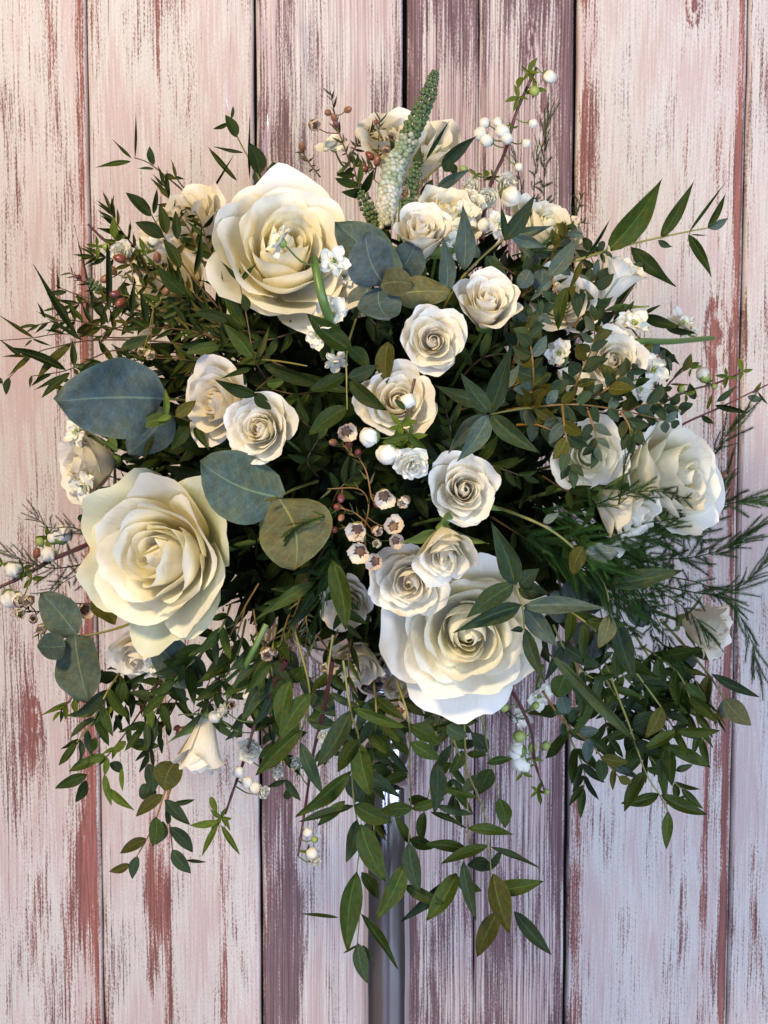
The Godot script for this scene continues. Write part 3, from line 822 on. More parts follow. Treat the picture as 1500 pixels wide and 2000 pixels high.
	sprig("hang", "small dark oval leaves standing above the largest rose's upper edge", [[520, 400, -0.06], [505, 345, -0.04], [475, 290, -0.04], [455, 250, -0.04]], 0, [
		[508, 340, 488, 280, 38, -0.03, 0.0, "oval", "deep"], [462, 268, 440, 224, 26, -0.03, 0.0, "oval", "deep"], [448, 240, 416, 252, 10, -0.03], [452, 232, 455, 206, 8, -0.03], [542, 358, 535, 316, 30, -0.03, 0.0, "round", "deep"], [462, 352, 406, 287, 12, -0.03], [476, 298, 418, 286, 8, -0.03], [398, 398, 458, 300, 5, -0.05], [505, 335, 500, 360, 20, -0.03], [488, 352, 488, 225, 6, -0.05]])
	# the wide-flung wispy stems on the left side
	sprig("wisp", "upright twig with pairs of dark pointed leaves, outside the largest rose", [[440, 620, -0.02], [417, 590, 0.0], [377, 543, 0.01], [333, 483, 0.01], [300, 427, 0.0], [283, 393, 0.0]], 0, [
		[295, 422, 245, 377, 28, 0.01, 0.0, "oval", "deep"], [300, 417, 307, 365, 14, 0.01], [290, 407, 276, 384, 8, 0.01], [320, 463, 264, 434, 30, 0.02, 0.0, "oval", "deep"], [325, 457, 311, 398, 24, 0.015, 0.0, "oval", "green"], [347, 468, 342, 412, 20, 0.01, 0.0, "oval", "deep"], [353, 523, 319, 467, 26, 0.015, 0.0, "oval", "green"],
		[380, 537, 393, 443, 17, 0.02], [367, 577, 306, 519, 32, 0.02, 0.01, "oval", "green"], [350, 465, 420, 492, 25, 0.0, 0.0, "oval", "fresh"], [317, 620, 373, 580, 18, 0.01], [447, 627, 380, 608, 27, 0.02, 0.0, "oval", "deep"], [287, 630, 273, 567, 20, 0.01], [258, 617, 263, 543, 14, 0.01], [340, 500, 365, 470, 14, 0.01]])
	sprig("wisp", "forked twig with one small upright leaf pair, against the largest rose's foot", [[520, 740, -0.01], [497, 700, 0.02], [482, 620, 0.03], [468, 552, 0.04]], 0, [
		[497, 700, 437, 633, 34, 0.03, 0.0, "oval", "green"], [482, 608, 474, 574, 22, 0.04, 0.0, "oval", "deep"], [467, 550, 432, 510, 10, 0.045, 0.0], [470, 550, 502, 514, 12, 0.045, 0.0], [468, 548, 468, 522, 6, 0.045], [430, 677, 360, 690, 25, 0.02, 0.0, "oval", "green"], [436, 597, 434, 530, 8, 0.03], [500, 705, 528, 635, 14, 0.02], [435, 680, 430, 640, 16, 0.03]])
	sprig("wisp", "longest olive stem sweeping sideways to the frame edge and dipping", [[400, 680, -0.03], [320, 668, 0.0], [240, 664, 0.01], [166, 666, 0.01], [108, 678, 0.01], [64, 694, 0.01], [4, 752, 0.01]], 0, [
		[138, 672, 70, 742, 24, 0.02, 0.0, "oval", "olive"], [64, 690, 16, 734, 13, 0.015], [46, 700, -4, 660, 9, 0.01], [18, 738, 12, 772, 17, 0.015, 0.0, "oval"], [6, 748, -14, 740, 14, 0.01], [154, 660, 66, 516, 15, 0.02], [236, 680, 300, 656, 25, 0.025, 0.0, "oval", "bluegreen"], [250, 680, 248, 764, 10, 0.05], [60, 696, 0, 697, 8, 0.01]])
	sprig("wisp", "straight olive stem with a forked tip, just above the longest sideways stem", [[380, 650, -0.03], [300, 655, 0.0], [230, 660, 0.0], [120, 652, 0.0], [64, 660, 0.0], [0, 665, 0.0]], 0, [
		[66, 660, -4, 614, 9, 0.01], [64, 662, 102, 676, 7, 0.0], [160, 664, 88, 620, 11, 0.01], [88, 622, 72, 588, 7, 0.01], [125, 652, 84, 644, 8, 0.01], [62, 664, 48, 678, 6, 0.01], [178, 576, 212, 632, 24, 0.01, 0.0, "oval", "bluegreen"], [212, 605, 210, 474, 20, 0.0, 0.0, "strap", "bluegreen"], [150, 650, 198, 620, 26, 0.0, 0.0, "oval", "olive"]])
	sprig("wisp", "drooping olive stem just above the big blue leaf", [[400, 700, -0.02], [320, 695, 0.0], [230, 684, 0.02], [180, 700, 0.02], [128, 724, 0.02], [60, 735, 0.02]], 0, [
		[128, 722, 10, 676, 24, 0.025, 0.0, "lance", "deep"], [136, 728, 80, 778, 19, 0.025, 0.0, "oval", "green"], [182, 706, 152, 748, 19, 0.02, 0.0, "oval", "deep"], [122, 732, 64, 763, 10, 0.02], [100, 730, 58, 756, 12, 0.02], [145, 716, 140, 660, 16, 0.01], [62, 734, 58, 758, 8, 0.02], [175, 700, 215, 725, 16, 0.01], [205, 692, 190, 660, 12, 0.01]])
	sprig("wisp", "thin red-brown twig tip fanned into three slim leaves over the plank seam", [[400, 420, -0.08], [360, 375, -0.06], [325, 345, -0.05], [290, 318, -0.05], [262, 308, -0.05]], 0, [
		[256, 315, 186, 327, 12, -0.05], [264, 308, 265, 218, 6, -0.05], [258, 310, 220, 272, 7, -0.05], [300, 322, 292, 286, 17, -0.05, 0.0, "oval", "deep"], [318, 345, 345, 350, 14, -0.05, 0.0, "oval", "olive"], [300, 330, 268, 330, 8, -0.05]])
	sprig("wisp", "second thin red-brown twig behind the largest rose, ending in a bare fork", [[405, 425, -0.08], [375, 385, -0.07], [345, 348, -0.06], [338, 318, -0.06]], 0, [
		[345, 350, 335, 312, 7, -0.05], [342, 345, 362, 350, 7, -0.05], [350, 410, 300, 425, 8, -0.06]])
	sprig("wisp", "slim upright leaves on a short olive twig above the red waxflower berries", [[260, 620, -0.03], [200, 590, -0.01], [174, 582, 0.0], [136, 570, 0.0], [114, 560, 0.0]], 0, [
		[114, 562, 112, 534, 6, 0.0], [130, 570, 94, 574, 12, 0.0, 0.0, "oval", "deep"], [118, 564, 108, 556, 5, 0.0], [180, 590, 144, 440, 8, -0.01], [150, 575, 165, 600, 9, 0.0], [220, 600, 250, 540, 14, 0.0]])
	sprig("wisp", "fresh leaf rosette between the big blue leaf and the sideways peach rose", [[420, 850, -0.03], [380, 825, 0.01], [335, 812, 0.03]], 0, [
		[338, 812, 264, 833, 30, 0.035, 0.0, "oval", "green"], [324, 815, 322, 757, 15, 0.04, 0.0, "oval", "fresh"], [343, 813, 382, 782, 28, 0.03, 0.0, "oval", "olive"], [335, 812, 305, 822, 14, 0.04, 0.0, "oval", "fresh"], [370, 830, 335, 880, 28, 0.02, 0.0, "oval", "green"], [300, 852, 282, 900, 18, 0.02], [380, 835, 410, 880, 22, 0.01]])
	sprig("wisp", "dark pointed leaves laid over the sideways peach spray rose", [[540, 730, 0.0], [520, 745, 0.03], [500, 762, 0.045]], 0, [
		[502, 772, 422, 742, 30, 0.05, 0.0, "oval", "deep"], [498, 768, 530, 800, 28, 0.05, 0.0, "oval", "deep"], [478, 752, 474, 724, 9, 0.05], [520, 750, 560, 740, 24, 0.03], [490, 720, 430, 740, 14, 0.03]])
	var tl := ["leafy twig under the pale half-hidden rose, behind the yellow stem", "leafy twig behind the largest rose's lower petals", "leafy twig between the red berries and the largest rose", "olive twig crossing the middle of the thin stems", "dark twig just above the fresh leaf rosette", "dark twig between berries and the upright strap leaf", "leafy twig under the slim upright bud", "leafy twig beneath the arching stem's foot"]
	var ts := [[[980, 520], [1020, 540], [1060, 520]], [[520, 650], [440, 640], [380, 610]], [[420, 590], [350, 560], [280, 500]], [[480, 690], [400, 660], [310, 630]], [[470, 740], [400, 730], [330, 740]], [[330, 640], [270, 620], [220, 580]], [[1120, 660], [1170, 640], [1220, 620]], [[1010, 580], [1060, 560], [1120, 560]]]
	for k in 8:
		var q := []
		for p in ts[k]:
			q.append([p[0], p[1], -0.015])
		sprig("dark", tl[k], q, 6, [], 0.05)
	var fl := ["fine twig with tiny leaves crossing the plank seam, highest of the tangle", "fine twig with tiny leaves just under the white double flower", "fine twig leaning over the outer peach-cream rose", "fine twig at the frame edge, between the two olive stems", "fine twig pointing steeply up from the tangle towards the red twig tips", "fine twig under the reddish waxflower tip", "fine twig over the peach-cream rose beside the red twig tips", "fine twig dipping from the tangle over the big blue leaf's tip"]
	var fs := [[[330, 540], [270, 490], [230, 440], [215, 410]], [[330, 560], [280, 530], [220, 505], [180, 500]], [[420, 610], [360, 560], [320, 530], [270, 520]], [[260, 650], [190, 635], [130, 625], [70, 635]], [[400, 520], [370, 450], [335, 400], [320, 360]], [[280, 610], [220, 590], [170, 590], [120, 600]], [[440, 560], [410, 490], [390, 430], [370, 400]], [[300, 690], [230, 705], [170, 725], [120, 760]]]
	for k in 8:
		sprig("wisp", fl[k], fs[k], 9)
	var gl := ["grey-leaved twig standing over the slim bud's stem", "grey-leaved twig climbing behind the pale half-hidden rose", "grey-leaved twig reaching sideways under the arching stem", "grey-leaved twig beside the cut stock stem's root"]
	var gs := [[[1120, 640], [1150, 590], [1165, 540], [1150, 490]], [[1020, 580], [1050, 530], [1090, 480], [1110, 450]], [[1080, 600], [1140, 560], [1190, 530], [1240, 530]], [[1150, 720], [1200, 690], [1250, 690], [1300, 700]]]
	for k in 4:
		sprig("small", gl[k], gs[k], 6)
	var wl := ["thin bare-looking stem in the tangle below the largest rose", "second thin stem in the tangle, rising towards the red berries", "low stem of the tangle, running just over the big blue leaf", "short twig of the tangle nearest the dark gap", "twig of the tangle passing behind the peach-cream rose", "twig of the tangle below the upright dark-leaved twig"]
	var ws := [[[480, 690], [390, 650], [300, 640], [215, 640]], [[470, 670], [400, 610], [320, 570], [255, 555]], [[450, 720], [380, 705], [300, 700], [220, 712]], [[560, 720], [500, 690], [440, 660], [380, 650]], [[430, 640], [370, 600], [310, 590], [240, 600]], [[420, 660], [360, 630], [300, 610], [200, 655]]]
	for k in 6:
		sprig("wisp", wl[k], ws[k], 8)
	# small-leaved eucalyptus cloud on the right side
	sprig("small", "horizontal orange twig thick with small grey leaves above the flat white rose", [[990, 800, -0.02], [1040, 795, 0.03], [1130, 790, 0.05], [1230, 805, 0.05], [1310, 825, 0.045]], 11)
	sprig("small", "dangling orange twig end before the flat white spray rose", [[1098, 790, 0.05], [1102, 830, 0.06], [1110, 880, 0.06], [1115, 918, 0.06]], 4, [], 0.2, 0.2)
	sprig("small", "shorter dangling twig end beside the first, tipped by a red-ribbed leaf", [[1146, 796, 0.05], [1158, 830, 0.06], [1166, 862, 0.06], [1163, 880, 0.06]], 3, [], 0.2, 0.2)
	sprig("small", "little dangling twig of the orange branch nearest the tall white rose", [[1212, 804, 0.05], [1228, 830, 0.055], [1232, 852, 0.055]], 3, [], 0.2, 0.2)
	sprig("small", "grey-leaved twig rising over the peach spray rose", [[1035, 790, 0.0], [1042, 730, 0.04], [1036, 670, 0.045], [1030, 620, 0.04]], 8)
	sprig("small", "grey-leaved twig leaning towards the white stock flowers", [[1110, 790, 0.01], [1135, 725, 0.05], [1160, 670, 0.05], [1158, 620, 0.04]], 7)
	sprig("small", "low twig of small leaves beneath the horizontal orange twig's start", [[1000, 760, 0.0], [1060, 770, 0.03], [1120, 780, 0.03], [1180, 770, 0.03]], 8)
	sprig("small", "short grey-green twig between the folded-petal rose and the peach rose", [[1000, 720, -0.01], [1010, 680, 0.02], [1020, 640, 0.03], [1060, 610, 0.03]], 6)
	sprig("small", "twig of roundish blue-green leaves under the arching willow stem", [[1110, 640, -0.02], [1095, 590, 0.02], [1080, 540, 0.03], [1105, 490, 0.02]], 2, [
		[1072, 540, 1123, 470, 38, 0.03, 0.0, "oval", "teal"], [1035, 528, 1012, 562, 32, 0.02, 0.0, "round", "steel"], [1060, 525, 1060, 572, 40, 0.02, 0.0, "round", "steel"], [1080, 543, 1036, 588, 17, 0.03, 0.0, "oval", "teal"], [1105, 562, 1090, 646, 32, 0.04, 0.0, "oval", "green"], [1137, 507, 1110, 572, 14, 0.03], [1125, 570, 1130, 620, 26, 0.04]])
	sprig("small", "dense little twig end against the ivory star leaves and orange twig", [[1010, 830, 0.0], [1050, 830, 0.03], [1090, 845, 0.04], [1130, 850, 0.04]], 7, [], 0.1, 0.1)
	sprig("small", "grey-leaved twig running out over the blush spray rose among the stock", [[1150, 780, 0.02], [1185, 760, 0.05], [1215, 735, 0.05], [1235, 720, 0.04]], 6)
	sprig("small", "twig of small leaves reaching beyond the tall white rose's top", [[1210, 810, 0.02], [1260, 790, 0.04], [1300, 790, 0.04], [1330, 800, 0.03]], 6)
	sprig("small", "deep grey twig in the shade behind the star of long leaves", [[900, 800, -0.03], [960, 780, 0.0], [1010, 750, 0.0], [1040, 720, 0.0]], 7)
	sprig("dark", "dark leaf pair behind the slim bud at the right edge", [[1170, 650, -0.06], [1200, 610, -0.04], [1235, 560, -0.04]], 0, [
		[1258, 517, 1187, 633, 22, -0.04], [1255, 617, 1327, 640, 26, -0.03], [1277, 677, 1327, 712, 16, -0.02], [1255, 615, 1290, 595, 8, -0.03], [1300, 640, 1360, 650, 18, -0.03]])
	# red twigs at the right edge
	sprig("fresh", "red twig with narrow dark leaves pointing out beyond the tall white rose", [[1290, 860, -0.04], [1337, 827, 0.0], [1397, 800, 0.0], [1460, 770, 0.0], [1502, 750, 0.0]], 0, [
		[1397, 792, 1467, 808, 18, 0.0, 0.0, "lance", "deep"], [1370, 812, 1395, 828, 14, 0.0, 0.0, "oval", "deep"], [1400, 785, 1440, 752, 15, 0.0, 0.0, "lance", "bluegreen"], [1460, 775, 1490, 780, 16, 0.0, 0.0, "oval", "teal"], [1470, 768, 1488, 745, 8, 0.0], [1480, 765, 1500, 790, 6, 0.0], [1380, 800, 1390, 770, 8, 0.0]])
	sprig("fresh", "second red twig, upright-leaved, beside the white stock's green stem", [[1250, 820, -0.04], [1290, 775, 0.0], [1310, 745, 0.0], [1345, 715, 0.0]], 0, [
		[1302, 747, 1303, 700, 12, 0.0, 0.0, "lance", "deep"], [1335, 725, 1350, 690, 18, 0.0, 0.0, "oval", "olive"], [1315, 738, 1340, 712, 6, 0.0], [1357, 780, 1347, 748, 20, 0.0, 0.0, "oval", "deep"], [1308, 750, 1350, 752, 5, 0.0], [1345, 715, 1366, 708, 14, 0.0, 0.0, "oval", "green"]])
	# trailing curtain in front of the stand
	sprig("hang", "longest trailing stem down the stand, ending in a single tipped leaf", [[670, 1290, 0.06], [685, 1390, 0.10], [700, 1444, 0.11], [688, 1504, 0.11], [692, 1572, 0.11], [704, 1640, 0.11], [697, 1704, 0.11], [702, 1784, 0.11], [698, 1842, 0.11]], 0, [
		[696, 1702, 676, 1855, 50, 0.12, 0.0], [704, 1784, 776, 1892, 22, 0.11, 0.0], [698, 1842, 716, 1919, 34, 0.12, 0.0], [708, 1846, 733, 1884, 14, 0.11], [698, 1846, 670, 1862, 6, 0.11], [660, 1792, 586, 1785, 9, 0.10], [692, 1572, 766, 1606, 42, 0.12], [690, 1574, 582, 1608, 22, 0.11], [674, 1564, 620, 1614, 25, 0.11], [686, 1504, 577, 1595, 37, 0.12],
		[688, 1502, 781, 1557, 33, 0.12], [702, 1444, 657, 1509, 40, 0.13], [690, 1510, 708, 1570, 46, 0.10], [696, 1602, 676, 1684, 36, 0.11], [704, 1610, 752, 1721, 52, 0.12], [706, 1704, 739, 1756, 30, 0.10], [684, 1390, 619, 1499, 46, 0.12], [690, 1384, 797, 1421, 26, 0.11], [700, 1450, 726, 1560, 50, 0.09], [696, 1520, 726, 1590, 40, 0.09]])
	sprig("hang", "trailing stem straight before the silver knop", [[775, 1330, 0.04], [799, 1410, 0.09], [800, 1490, 0.10], [802, 1570, 0.10], [798, 1646, 0.10]], 0, [
		[798, 1646, 820, 1745, 40, 0.11, 0.0], [790, 1688, 734, 1795, 46, 0.11], [790, 1730, 871, 1766, 28, 0.10], [806, 1578, 735, 1589, 33, 0.11], [800, 1418, 859, 1457, 42, 0.10], [802, 1450, 861, 1483, 34, 0.10], [796, 1512, 745, 1531, 25, 0.10], [798, 1560, 850, 1570, 26, 0.09], [805, 1580, 868, 1560, 24, 0.10], [800, 1640, 850, 1655, 30, 0.09], [800, 1648, 770, 1590, 22, 0.08]])
	sprig("hang", "trailing stem ending in the broadest leaf, furthest from the longest one", [[862, 1380, 0.07], [892, 1462, 0.10], [944, 1582, 0.10], [954, 1650, 0.10], [960, 1708, 0.10]], 0, [
		[962, 1706, 995, 1823, 54, 0.12, 0.0, "oval", "olive"], [958, 1738, 1061, 1722, 38, 0.10, 0.0], [1004, 1780, 1077, 1865, 33, 0.10], [972, 1780, 931, 1871, 44, 0.10, 0.0, "oval", "olive"], [958, 1654, 1053, 1695, 16, 0.10], [952, 1652, 861, 1687, 27, 0.11], [960, 1690, 912, 1690, 34, 0.09], [932, 1514, 901, 1547, 30, 0.11], [950, 1700, 980, 1660, 22, 0.09]])
	sprig("hang", "trailing stem with wide-spread leaves between the broad-leaved one and the knop", [[905, 1380, 0.06], [908, 1450, 0.09], [912, 1550, 0.09], [914, 1620, 0.09], [910, 1662, 0.09], [900, 1700, 0.09]], 0, [
		[914, 1618, 1001, 1630, 27, 0.10], [910, 1658, 827, 1648, 27, 0.10], [904, 1682, 929, 1797, 29, 0.11], [892, 1706, 833, 1799, 46, 0.10], [884, 1714, 783, 1799, 29, 0.09], [840, 1586, 911, 1618, 14, 0.09], [904, 1466, 877, 1509, 28, 0.10], [912, 1472, 951, 1474, 18, 0.10], [864, 1540, 933, 1559, 20, 0.10], [854, 1574, 927, 1589, 21, 0.10], [890, 1715, 940, 1740, 30, 0.08]])
	sprig("hang", "short trailing stem ending in a small round leaf under the white rose", [[932, 1365, 0.06], [945, 1420, 0.09], [955, 1480, 0.09], [974, 1560, 0.09]], 0, [
		[974, 1560, 987, 1617, 37, 0.10, 0.0], [960, 1502, 936, 1551, 42, 0.10], [952, 1490, 1001, 1482, 20, 0.10], [950, 1470, 920, 1430, 34, 0.08]])
	sprig("hang", "thin trailing stem with hanging oval leaf, close behind the knop stem", [[848, 1380, 0.05], [852, 1440, 0.08], [852, 1488, 0.08], [828, 1586, 0.085]], 0, [
		[852, 1488, 848, 1588, 40, 0.09, 0.0], [828, 1586, 824, 1649, 27, 0.09, 0.0], [872, 1418, 913, 1439, 37, 0.09], [840, 1424, 937, 1400, 22, 0.08], [850, 1440, 835, 1480, 24, 0.08], [848, 1400, 810, 1440, 26, 0.07]])
	sprig("hang", "leafy trailing stem beside the white blossom twig, broad paired leaves", [[575, 1230, 0.02], [605, 1350, 0.07], [590, 1425, 0.08], [586, 1450, 0.08]], 0, [
		[588, 1426, 499, 1515, 39, 0.10, 0.0], [604, 1354, 545, 1447, 44, 0.10], [566, 1330, 546, 1427, 42, 0.095], [586, 1450, 631, 1551, 30, 0.09], [600, 1402, 657, 1414, 36, 0.07], [560, 1330, 595, 1300, 36, 0.05], [606, 1352, 655, 1400, 50, 0.06], [570, 1325, 530, 1370, 34, 0.06]])
	sprig("hang", "twin trailing stem behind the broad paired leaves, half in shadow", [[650, 1240, 0.02], [640, 1330, 0.05], [655, 1400, 0.07], [640, 1470, 0.07]], 5, [], 0.2, 0.3)
	# trailing greens at the lower right corner
	sprig("hang", "trailing stem at the lower right corner with the lowest single leaf", [[1180, 1290, 0.03], [1230, 1420, 0.08], [1260, 1507, 0.08], [1288, 1553, 0.08], [1305, 1585, 0.08]], 0, [
		[1260, 1507, 1217, 1586, 35, 0.09], [1287, 1552, 1212, 1569, 28, 0.08], [1290, 1553, 1378, 1592, 31, 0.09], [1305, 1585, 1302, 1659, 25, 0.09], [1240, 1447, 1291, 1471, 27, 0.08], [1235, 1418, 1281, 1390, 34, 0.08], [1300, 1570, 1345, 1552, 10, 0.07], [1230, 1425, 1180, 1440, 24, 0.08], [1250, 1480, 1225, 1510, 18, 0.08], [1262, 1500, 1300, 1510, 16, 0.07]])
	sprig("hang", "leafy stem spreading outwards just above the lowest single leaf", [[1210, 1270, 0.02], [1290, 1380, 0.07], [1318, 1428, 0.08]], 3, [
		[1323, 1428, 1408, 1428, 27, 0.09], [1318, 1428, 1256, 1463, 29, 0.09], [1297, 1457, 1389, 1499, 31, 0.08], [1310, 1465, 1313, 1536, 31, 0.08], [1320, 1505, 1353, 1493, 16, 0.08], [1287, 1482, 1293, 1526, 18, 0.09], [1293, 1380, 1260, 1441, 37, 0.09, 0.0, "oval", "olive"], [1200, 1413, 1254, 1418, 17, 0.08], [1300, 1440, 1290, 1490, 22, 0.07], [1310, 1430, 1350, 1410, 16, 0.07]])
	sprig("small", "orange trailing twig with short rounded leaves and a red tip", [[1060, 1350, 0.03], [1103, 1413, 0.08], [1150, 1450, 0.085], [1187, 1493, 0.085], [1215, 1525, 0.085]], 0, [
		[1150, 1442, 1147, 1491, 27, 0.09], [1173, 1480, 1228, 1488, 27, 0.09], [1170, 1483, 1175, 1529, 29, 0.09], [1200, 1500, 1197, 1543, 15, 0.09, 0.0, "oval", "olive"], [1110, 1410, 1138, 1380, 23, 0.09], [1105, 1318, 1088, 1362, 46, 0.08, 0.0, "round", "green"], [1077, 1395, 1136, 1385, 16, 0.08], [1100, 1410, 1098, 1440, 14, 0.08], [1208, 1518, 1236, 1528, 20, 0.09, 0.0, "oval", "olive"], [1190, 1495, 1250, 1520, 18, 0.08], [1095, 1360, 1110, 1395, 30, 0.08, 0.0, "round", "teal"], [1130, 1430, 1170, 1425, 26, 0.08]])
	sprig("dark", "long dark strap leaf slanting down at the white rose's side", [[1060, 1265, 0.03], [1085, 1290, 0.06], [1120, 1330, 0.07]], 0, [
		[1083, 1285, 1242, 1448, 36, 0.10, 0.01, "strap", "bluegreen"], [1110, 1400, 1240, 1520, 26, 0.07, 0.0, "strap", "deep"], [1100, 1310, 1180, 1400, 26, 0.07, 0.0, "strap", "deep"]])
	var cl := ["dark trailing twig hidden behind the strap leaf", "leafy twig filling the corner below the fern", "short leafy twig under the golden-peach rose", "leafy twig hanging between strap leaf and fern tips", "shaded leafy twig just under the blue-green discs", "slender trailing twig beside the hanging fern tips"]
	var cs := [[[1110, 1280, 0.0], [1150, 1350, 0.04], [1180, 1400, 0.05], [1190, 1450, 0.05]], [[1170, 1250, 0.0], [1210, 1310, 0.05], [1250, 1350, 0.05], [1290, 1370, 0.05]], [[1240, 1240, 0.0], [1280, 1300, 0.03], [1320, 1340, 0.04], [1340, 1390, 0.04]], [[1150, 1270, 0.0], [1185, 1330, 0.05], [1215, 1380, 0.06], [1235, 1430, 0.06]], [[1080, 1220, 0.0], [1110, 1280, 0.03], [1150, 1320, 0.04], [1180, 1330, 0.04]], [[1230, 1280, 0.0], [1250, 1350, 0.04], [1270, 1400, 0.05], [1275, 1460, 0.05]]]
	for k in 6:
		sprig("hang", cl[k], cs[k], 5, [], 0.15, 0.25)
	# lower warm corner
	sprig("small", "trailing twig at the lower left corner ending in two tiny leaves", [[400, 1400, 0.0], [346, 1478, 0.05], [322, 1545, 0.06], [306, 1596, 0.06], [286, 1640, 0.06], [266, 1674, 0.06]], 0, [
		[342, 1488, 322, 1543, 57, 0.07, 0.0, "round", "olive"], [318, 1552, 265, 1595, 29, 0.06, 0.0, "oval", "olive"], [322, 1562, 371, 1611, 29, 0.06, 0.0, "oval", "bluegreen"], [338, 1570, 381, 1562, 14, 0.06, 0.0, "oval", "deep"], [304, 1596, 298, 1653, 35, 0.07, 0.0, "oval", "green"], [286, 1638, 233, 1667, 27, 0.06, 0.0, "oval", "olive"], [268, 1672, 258, 1717, 23, 0.06, 0.0, "oval", "bluegreen"], [254, 1688, 213, 1702, 20, 0.06, 0.0, "oval", "olive"], [290, 1492, 298, 1549, 37, 0.05, 0.0, "oval", "bluegreen"], [290, 1530, 278, 1562, 35, 0.05, 0.0, "round", "bluegreen"]])
	sprig("small", "side twig of dark leaves parallel to the left corner's trailing twig", [[360, 1480, 0.02], [325, 1565, 0.05], [332, 1615, 0.05], [337, 1662, 0.05]], 0, [
		[318, 1604, 306, 1649, 29, 0.05, 0.0, "oval", "bluegreen"], [332, 1616, 377, 1665, 33, 0.06, 0.0, "oval", "bluegreen"], [336, 1660, 373, 1707, 33, 0.06, 0.0, "oval", "bluegreen"], [364, 1680, 403, 1684, 8, 0.05, 0.0, "oval", "deep"], [330, 1610, 322, 1580, 14, 0.05]])
	sprig("fresh", "fresh green spirea twig reaching out at the lower left corner", [[360, 1260, -0.02], [314, 1328, 0.03], [278, 1384, 0.04], [242, 1436, 0.04], [210, 1476, 0.04]], 4, [
		[190, 1484, 133, 1506, 27, 0.045, 0.0, "oval", "green"], [170, 1512, 107, 1541, 27, 0.045, 0.0, "oval", "green"], [168, 1524, 148, 1567, 24, 0.04, 0.0, "oval", "deep"], [204, 1512, 218, 1573, 17, 0.05, 0.0, "oval", "fresh"], [210, 1540, 265, 1583, 22, 0.05, 0.0, "lance", "fresh"], [246, 1448, 219, 1473, 20, 0.05, 0.0, "oval", "fresh"], [250, 1450, 313, 1457, 27, 0.05, 0.0, "oval", "green"], [238, 1500, 240, 1545, 12, 0.05, 0.0, "oval", "fresh"], [186, 1440, 174, 1473, 18, 0.04, 0.0, "oval", "fresh"],
		[240, 1330, 236, 1377, 27, 0.05, 0.0, "oval", "green"], [222, 1380, 183, 1415, 18, 0.05, 0.0, "lance", "fresh"], [226, 1396, 238, 1430, 13, 0.04], [294, 1380, 296, 1425, 20, 0.05, 0.0, "oval", "fresh"], [205, 1480, 190, 1475, 22, 0.04, 0.0, "oval", "fresh"], [215, 1490, 240, 1510, 24, 0.04, 0.0, "oval", "deep"], [205, 1478, 160, 1490, 22, 0.045, 0.0, "oval", "fresh"], [210, 1480, 205, 1515, 15, 0.045, 0.0, "oval", "fresh"]])
	sprig("fresh", "small green spirea tip against the plank below the round leaf trio", [[200, 1310, -0.02], [160, 1340, 0.01], [136, 1368, 0.02], [118, 1390, 0.02]], 2, [[138, 1370, 78, 1398, 12, 0.02, 0.0, "lance", "fresh"], [145, 1365, 150, 1395, 15, 0.02, 0.0, "oval", "fresh"], [120, 1388, 118, 1412, 9, 0.02]])
	var ll := ["dark twig under the crumpled blush rose", "dark twig below the large cream rose, towards the hanging bud", "dark twig behind the pale twigs left of the hanging bud", "dark twig over the plank seam at the lower left side"]
	var ls := [[[330, 1270, -0.03], [290, 1320, 0.01], [260, 1350, 0.02], [240, 1390, 0.02]], [[400, 1260, -0.03], [370, 1330, 0.01], [330, 1370, 0.02], [300, 1420, 0.02]], [[370, 1290, -0.03], [340, 1380, 0.01], [310, 1430, 0.02], [290, 1470, 0.02]], [[290, 1270, -0.03], [240, 1310, 0.0], [210, 1350, 0.01], [200, 1400, 0.01]]]
	for k in 4:
		sprig("dark", ll[k], ls[k], 4, [], 0.2, 0.15)
	# deeper greens between the flowers
	var dl := ["shaded leaves in the gap right under the largest rose", "shaded leaves between the sideways peach rose and the dark gap", "shaded leaves above the round teal leaf", "dark leaves hanging under the yellow-olive leaf", "dark leaves before the small shaded spray rose", "dark leaves beneath the waxflower cluster",
		"dark leaves behind the white buds at the bouquet's middle", "dark leaves between the star leaves and the rolled-petal rose", "dark leaves inside the fern above the white rose", "dark leaves under the flat white spray rose", "dark leaves beside the ivory rose and the folded-petal rose", "dark leaves beneath the grey-blue leaf pair",
		"dark leaves beneath the open spray rose with rolled petal", "dark leaves filling the gap beside the teal and olive leaf node", "dark leaves just over the drooping spray rose", "dark leaves beneath the pale outer spray rose", "dark leaves low behind the white rose", "dark leaves high between the two topmost cream roses",
		"olive leaves under the rolled-petal spray rose", "dark leaves at the right edge between stock and orange twig"]
	var ds := [[[600, 640], [540, 660], [480, 670]], [[640, 760], [580, 770], [530, 760]], [[640, 850], [600, 830], [570, 800]], [[640, 1060], [590, 1140], [520, 1200]], [[640, 1090], [660, 1160], [680, 1230]], [[700, 1080], [670, 1110], [620, 1130]],
		[[860, 880], [880, 850], [870, 800]], [[900, 900], [960, 910], [1020, 930]], [[960, 1010], [1040, 1060], [1110, 1100]], [[1060, 930], [1110, 960], [1150, 970]], [[900, 740], [940, 700], [990, 690]], [[640, 560], [700, 600], [740, 640]],
		[[620, 930], [600, 900], [620, 860]], [[640, 1010], [660, 960], [690, 930]], [[620, 1240], [650, 1290], [640, 1340]], [[260, 980], [220, 1000], [170, 1010]], [[820, 1360], [860, 1400], [900, 1420]], [[720, 400], [700, 360], [690, 320]],
		[[950, 870], [900, 890], [850, 900]], [[1130, 740], [1220, 760], [1290, 760]]]
	for k in 20:
		var q := []
		for p in ds[k]:
			q.append([p[0], p[1], 0.005])
		q[0].append(0)
		q[0][2] = -0.04
		sprig("dark" if k != 18 else "hang", dl[k], q, 4, [], 0.2)
